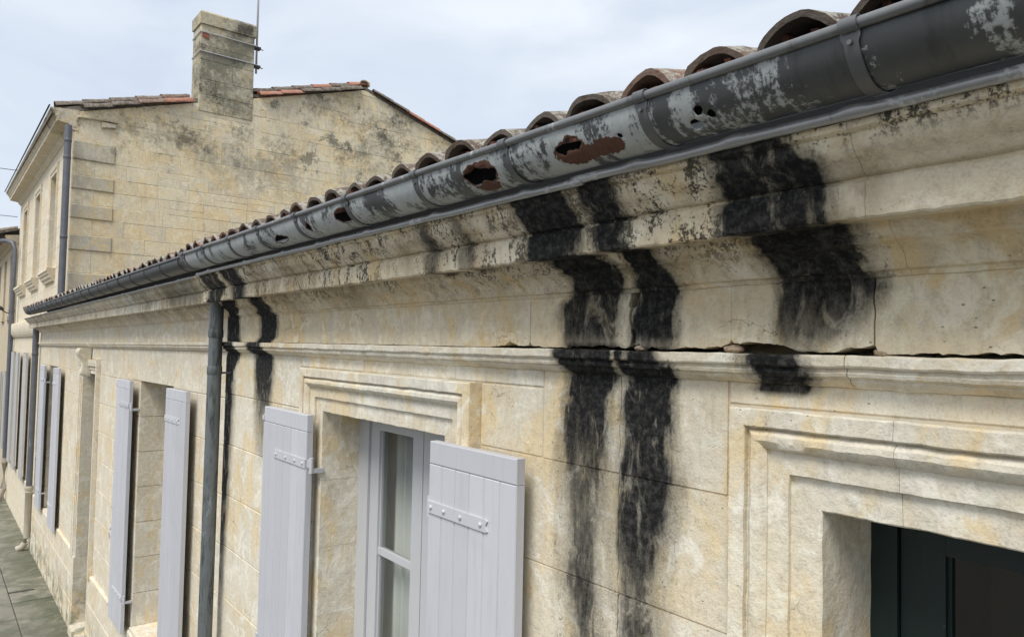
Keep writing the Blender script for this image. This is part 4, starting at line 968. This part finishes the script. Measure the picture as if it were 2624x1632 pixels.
for (z0, z1, k) in zq:
    q = .60 if k % 2 else .32
    if z1 < 3.5:
        g = .003; block('quoin', [(TY + .005, z0 + g), (TY + q - g, z0 + g + rg.uniform(-.004, .004)), (TY + q - g, z1 - g), (TY + .005, z1 - g)], GF, M_Q if k % 2 else M_G, gw, F2, depth=.34, ch=.012 if k % 2 else .005, bev=.01 if k % 2 else .004, proud=.026 if k % 2 else .002)
        u = TY + q
    else: u = TY + .02
    while u < 10.1:
        L = rg.choice((rg.uniform(.26, .5), rg.uniform(.45, .95)))
        if u + L > 9.9: L = 10.1 - u + .01
        g = .0030; zz0 = z0; zz1 = z1
        cells = [(u, u + L, zz0, zz1)]
        if rg.random() < .3 and L > .4: mid = (z0 + z1) / 2 + rg.uniform(-.03, .03); cells = [(u, u + L, z0, mid), (u, u + L, mid, z1)]
        for (a, b, c, d) in cells:
            j = [rg.uniform(-.016, .016) for _ in range(4)]
            poly = [(a + g, c + g), (b - g, c + g + j[0] * .5), (b - g, d - g + j[1] * .4), (a + g, d - g + j[2] * .3)]
            poly = clip(poly, lambda y, z: 3.625 + .31 * (y - .06) - z); poly = clip(poly, lambda y, z: 5.16 - .318 * (y - 5.1) - z) if len(poly) > 2 else []
            if len(poly) > 2 and max(z - (.42 + .31 * y) for y, z in poly) > 0:
                cl = [poly[0]] + [poly[i] for i in range(1, len(poly)) if math.dist(poly[i], poly[i - 1]) > .004]
                if math.dist(cl[0], cl[-1]) < .004: cl = cl[:-1]
                if len(cl) > 2: block('gable_stone', cl, GF, M_G, gw, F2, depth=.1, ch=.005, bev=.0025, proud=rg.uniform(-.0025, .003))
        u += L
# broken corbel under the eaves end
for (y0, y1, z0, z1, pr) in ((.10, .66, 3.535, 3.56, .05), (.44, .64, 3.44, 3.525, .05)):
    block('corbel_stone', [(y0, z0), (y1, z0 + .03), (y1 + .01, z1), (y0, z1 + .01)], GF, M_Q, gw, F2, depth=.05, ch=.008, bev=.008, proud=pr)
# chimney
CY0, CY1, CX0, CX1 = 1.90, 2.83, XG - .46, XG + .012
ch = MB().box((CX0 + .01, CY0 + .01, 4.0), (CX1 - .01, CY1 - .01, 5.78)).obj('chimney', M_GMORTAR, T, F2)
z = 4.06; k = 0
CFm = lambda u, v, h: (CX1 + h, u, v)
while z < 5.58:
    z1 = min(5.60, z + (.30, .27, .34, .25, .36)[k % 5])
    cuts = [CY0] + sorted([CY0 + (CY1 - CY0) * q for q in (((.45,), (.3, .68), (.6,), (.25, .7), (.5,))[k % 5])]) + [CY1]
    for a, b in zip(cuts[:-1], cuts[1:]):
        block('chimney_stone', [(a + .003 * (a > CY0), z + .003), (b - .003 * (b < CY1), z + .003), (b - .003 * (b < CY1), z1 - .003), (a + .003 * (a > CY0), z1 - .003)], CFm, M_CH, ch, F2, depth=.485, ch=.006, bev=.005, proud=rg.uniform(-.004, .004))
    z = z1; k += 1
rs = []
for (zz, e, ex) in ((5.602, .022, .0), (5.80, .028, .0), (5.835, .0, .03), (5.862, -.06, .10)):
    e2 = e; rs.append([(CX0 - e, CY0 - e + ex * .2, zz), (CX1 + e, CY0 - e + ex * .2, zz), (CX1 + e, CY1 + e - ex * .3, zz), (CX0 - e, CY1 + e - ex * .3, zz)])
MB().rings(rs).obj('chimney_cap', M_CH, ch, F2)
block('brick', [(1.925, 5.365), (2.03, 5.35), (2.03, 5.44), (1.925, 5.455)], CFm, M_BRICK, ch, F2, depth=.06, ch=.004, bev=.003, proud=.012)
# roof planes and verge tiles
m = MB()
for s in ((-.25, 3.64 - .31 * .31 + .085, 5.1, 5.255), (5.1, 5.255, 10.4, 3.57)):
    y0, z0, y1, z1 = s; m.add([(XG - .03, y0, z0), (XG - .03, y1, z1), (TXL - .1, y1, z1), (TXL - .1, y0, z0), (XG - .03, y0, z0 - .09), (XG - .03, y1, z1 - .03), (TXL - .1, y1, z1 - .03), (TXL - .1, y0, z0 - .03)], [(0, 1, 2, 3), (7, 6, 5, 4), (0, 4, 5, 1), (2, 6, 7, 3), (0, 3, 7, 4), (1, 5, 6, 2)])
tr = m.obj('roof', M_TILE, T, F2)
P1 = math.atan(.31)
def vtile(x, y, z, flip=False):
    if flip: j = Matrix.Translation((x, y, z)) @ Matrix.Rotation(math.pi, 4, 'Z') @ Matrix.Rotation(math.atan(.318) + R.uniform(-.01, .01), 4, 'X') @ Matrix.Rotation(R.uniform(-.08, .08), 4, 'Y')
    else: j = Matrix.Translation((x, y, z)) @ Matrix.Rotation(P1 - .035 + R.uniform(-.01, .01), 4, 'X') @ Matrix.Rotation(R.uniform(-.02, .02), 4, 'Z') @ Matrix.Rotation(R.uniform(-.12, .12), 4, 'Y')
    link('verge_tile', COVERR[R.randrange(3)], tr, F2, j)
zl = lambda y: 3.64 + .31 * (y - .06)
y = .17
while y < 4.75:
    if not (1.62 < y < 2.78): vtile(XG + .03, y, zl(y) + .012)
    y += .395
y = -.19
while y < 4.85:
    if not (1.60 < y < 2.80): vtile(XG - .11, y, zl(y) + .115)
    y += .38
y = 9.9
while y > 5.3:
    vtile(XG + .0, y, 5.17 - .318 * (y - 5.1) + .045, True); vtile(XG - .15, y + .1, 5.17 - .318 * (y + .1 - 5.1) + .11, True); y -= .385
RT = tile_mesh('ridge_tile', M_CH, 9, L=.46, r0=.12, r1=.11, th=.02)
for k in range(6): link('ridge_tile', RT, tr, F2, Matrix.Translation((XG + .02 - .42 * k, 5.05, 5.27)) @ Matrix.Rotation(math.pi / 2, 4, 'Z'))
downpipe('downpipe', F2, -7.99, -.03, .52, 3.36, .05, M_ZFAR, 'grey upper downpipe at the corner of the two-storey gable house', 'downpipes on the street front', collars=(3.12, 2.86, 1.62), brackets=(2.84,))

# antenna mast strapped to the chimney
an = root('antenna_mast', (CX1 - .12, 2.905, 4.99), F2, 'thin steel antenna mast strapped to the big stone chimney', 'antenna')
mxx = CX1 - .10; myy = 2.905
MB().tube([(mxx, myy, 4.99), (mxx, myy, 8.2)], .019, 12).obj('mast', M_STEEL, an, F2, True)
MB().tube([(mxx, myy, 8.1), (mxx - 1.1, myy - .3, 8.1)], .012, 8).obj('boom', M_STEEL, an, F2, True)
for k in range(7): MB().tube([(mxx - .1 - .15 * k - .1, myy - .03 * k + .3, 8.1), (mxx - .1 - .15 * k + .1, myy - .03 * k - .3, 8.1)], .006, 6).obj('element', M_STEEL, an, F2, True)
for zz in (5.455, 5.112):
    e = .014
    lp = [(CX1 + e, CY0 - e, zz), (CX1 + e, CY1 + .05, zz), (mxx, CY1 + .06, zz), (CX0 - e, CY1 + .03, zz), (CX0 - e, CY0 - e, zz), (CX1 + e, CY0 - e, zz)]
    MB().tube(lp, .0105, 8).obj('strap', M_STEEL, an, F2, True, 40)
    m = MB().box((mxx - .05, myy - .06, zz - .02), (mxx + .06, myy + .06, zz + .02)).tube([(mxx, myy - .09, zz), (mxx, myy + .12, zz)], .009, 8).tube([(mxx + .04, myy, zz - .05), (mxx + .04, myy, zz + .05)], .009, 8)
    m.obj('clamp', M_BLACK, an, F2)

# ================================================================== FAR HOUSE
Fh = root('far_house', (-22.5, .1, GZ), F2, 'distant cream stone house with a grey gutter at the far left beyond the gable house', 'house')
FX0, FX1 = -30., TXL - .25
FW = [(-17.85, -17.25, .66, 2.23), (-19.65, -18.95, .66, 2.23), (-21.6, -20.8, .66, 2.23), (-24., -23.2, .66, 2.23)]
FW2 = [(-18.1, -17.3, -2.6, -.75), (-21.4, -20.5, -2.6, -.75)]
fw = facade_wall('wall', FX0, FX1, GZ - .2, 2.55, FW + FW2, Fh, F2, M_F, y=0, back=0, depth=.3)
for w_ in FW + FW2: simple_window(Fh, F2, w_, .18, M_FRAME)
for w_ in FW: MB().box((w_[0] - .08, -.06, w_[2] - .1), (w_[1] + .08, .1, w_[2])).obj('window_sill', M_F, Fh, F2)
for (a, b) in ((-18.55, -18.13), (-17.25, -16.85), (-21.85, -21.45)): shutter(Fh, F2, a, b, -.75, -2.6, 'L', M_SHUTF, planks=3, y=-.08, full=False)
sweep('cornice', [(.1, 2.40), (-.02, 2.42), (-.06, 2.48), (-.16, 2.52), (-.2, 2.53), (-.22, 2.62), (.1, 2.66)], FX0, FX1, M_F, Fh, F2, step=.5, amp=.003)
m = MB(); m.add([(FX1, -.32, 2.70), (FX1, 5, 4.35), (FX0, 5, 4.35), (FX0, -.32, 2.70), (FX1, -.32, 2.66), (FX1, 5, 4.31), (FX0, 5, 4.31), (FX0, -.32, 2.66)], [(0, 1, 2, 3), (7, 6, 5, 4), (0, 4, 5, 1), (2, 6, 7, 3), (0, 3, 7, 4), (1, 5, 6, 2)])
fr_ = m.obj('roof', M_TILE, Fh, F2)
for k in range(30):
    link('roof_tile', COVER[k % 3], fr_, F2, Matrix.Translation((FX1 - .1 - .2 * k, -.36, 2.70)) @ Matrix.Rotation(PITCH, 4, 'X'))
fg = root('gutter', (-22, -.36, 2.55), F2, 'far grey gutter bending into its downpipe at the left edge', 'gutter')
sheet('gutter_section', FX0, FX1 - .05, M_ZFAR, fg, F2, -.34, 2.62, .085, grid=.3, rust=None)
rim(fg, F2, FX0, FX1 - .05, -.34, 2.62, .085, .01, M_ZFAR, 3)
px, py = -15.75, -.075
dp = root('downpipe', (px, py, GZ), F2, 'far grey downpipe between the two-storey house and the distant house, leftmost of all', 'downpipe', 'downpipes on the street front')
MB().tube([(FX1 - .45, -.34, 2.54), (FX1 - .3, -.34, 2.50), (px - .4, -.2, 2.44), (px - .08, -.1, 2.36), (px, py, 2.2), (px, py, .75)], .05, 16).obj('pipe_section', M_ZFAR, dp, F2, True, 60)
MB().tube([(px, py, .75), (px, py, -2.75)], .052, 16).obj('pipe_section', M_ZFAR, dp, F2, True, 60)
MB().tube([(px, py, .72), (px, py, .78)], .062, 16).obj('collar', M_ZFAR, dp, F2, True, 60)
MB().tube([(px, py, -2.70), (px, py, -2.80), (px, py, -3.4), (px - .04, py - .08, GZ + .04)], .065, 16, [.072, .065, .062, .068]).obj('cast_iron_shoe', M_IRON, dp, F2, True, 60)
lr = root('wall_lamp', (-17.0, -.1, .8), F2, 'small black bracket lamp on the distant house beside its downpipe', 'lamp')
m = MB().tube([(-17.0, .0, .72), (-17.0, -.10, .74), (-17.0, -.22, .82)], .012, 8); m.obj('arm', M_BLACK, lr, F2, True)
m = MB().rings([[(-17.0 + r * math.cos(a), -.24 + r * math.sin(a), zz) for a in [k * math.pi / 5 for k in range(10)]] for zz, r in ((.80, .10), (.86, .085), (.90, .03))]); m.obj('lamp_shade', M_BLACK, lr, F2)
# overhead wires
def wire(a, b, sag, label):
    pts = [Vector(a).lerp(Vector(b), i / 16) - Vector((0, 0, sag * 4 * (i / 16) * (1 - i / 16))) for i in range(17)]
    tag(MB().tube(pts, .008, 6).obj('overhead_cable', M_BLACK, None, F2, True), label, 'cable', 'cables over the street')
wire((-16.25, -.02, 3.05), (-24., -6.5, 4.6), .12, 'lower thin black cable leaving the two-storey house below its eaves, against the sky')
wire((-13.5, -.24, 3.64), (-26., -6.8, 6.6), .15, 'upper thin dark cable against the sky above the two-storey house eaves')
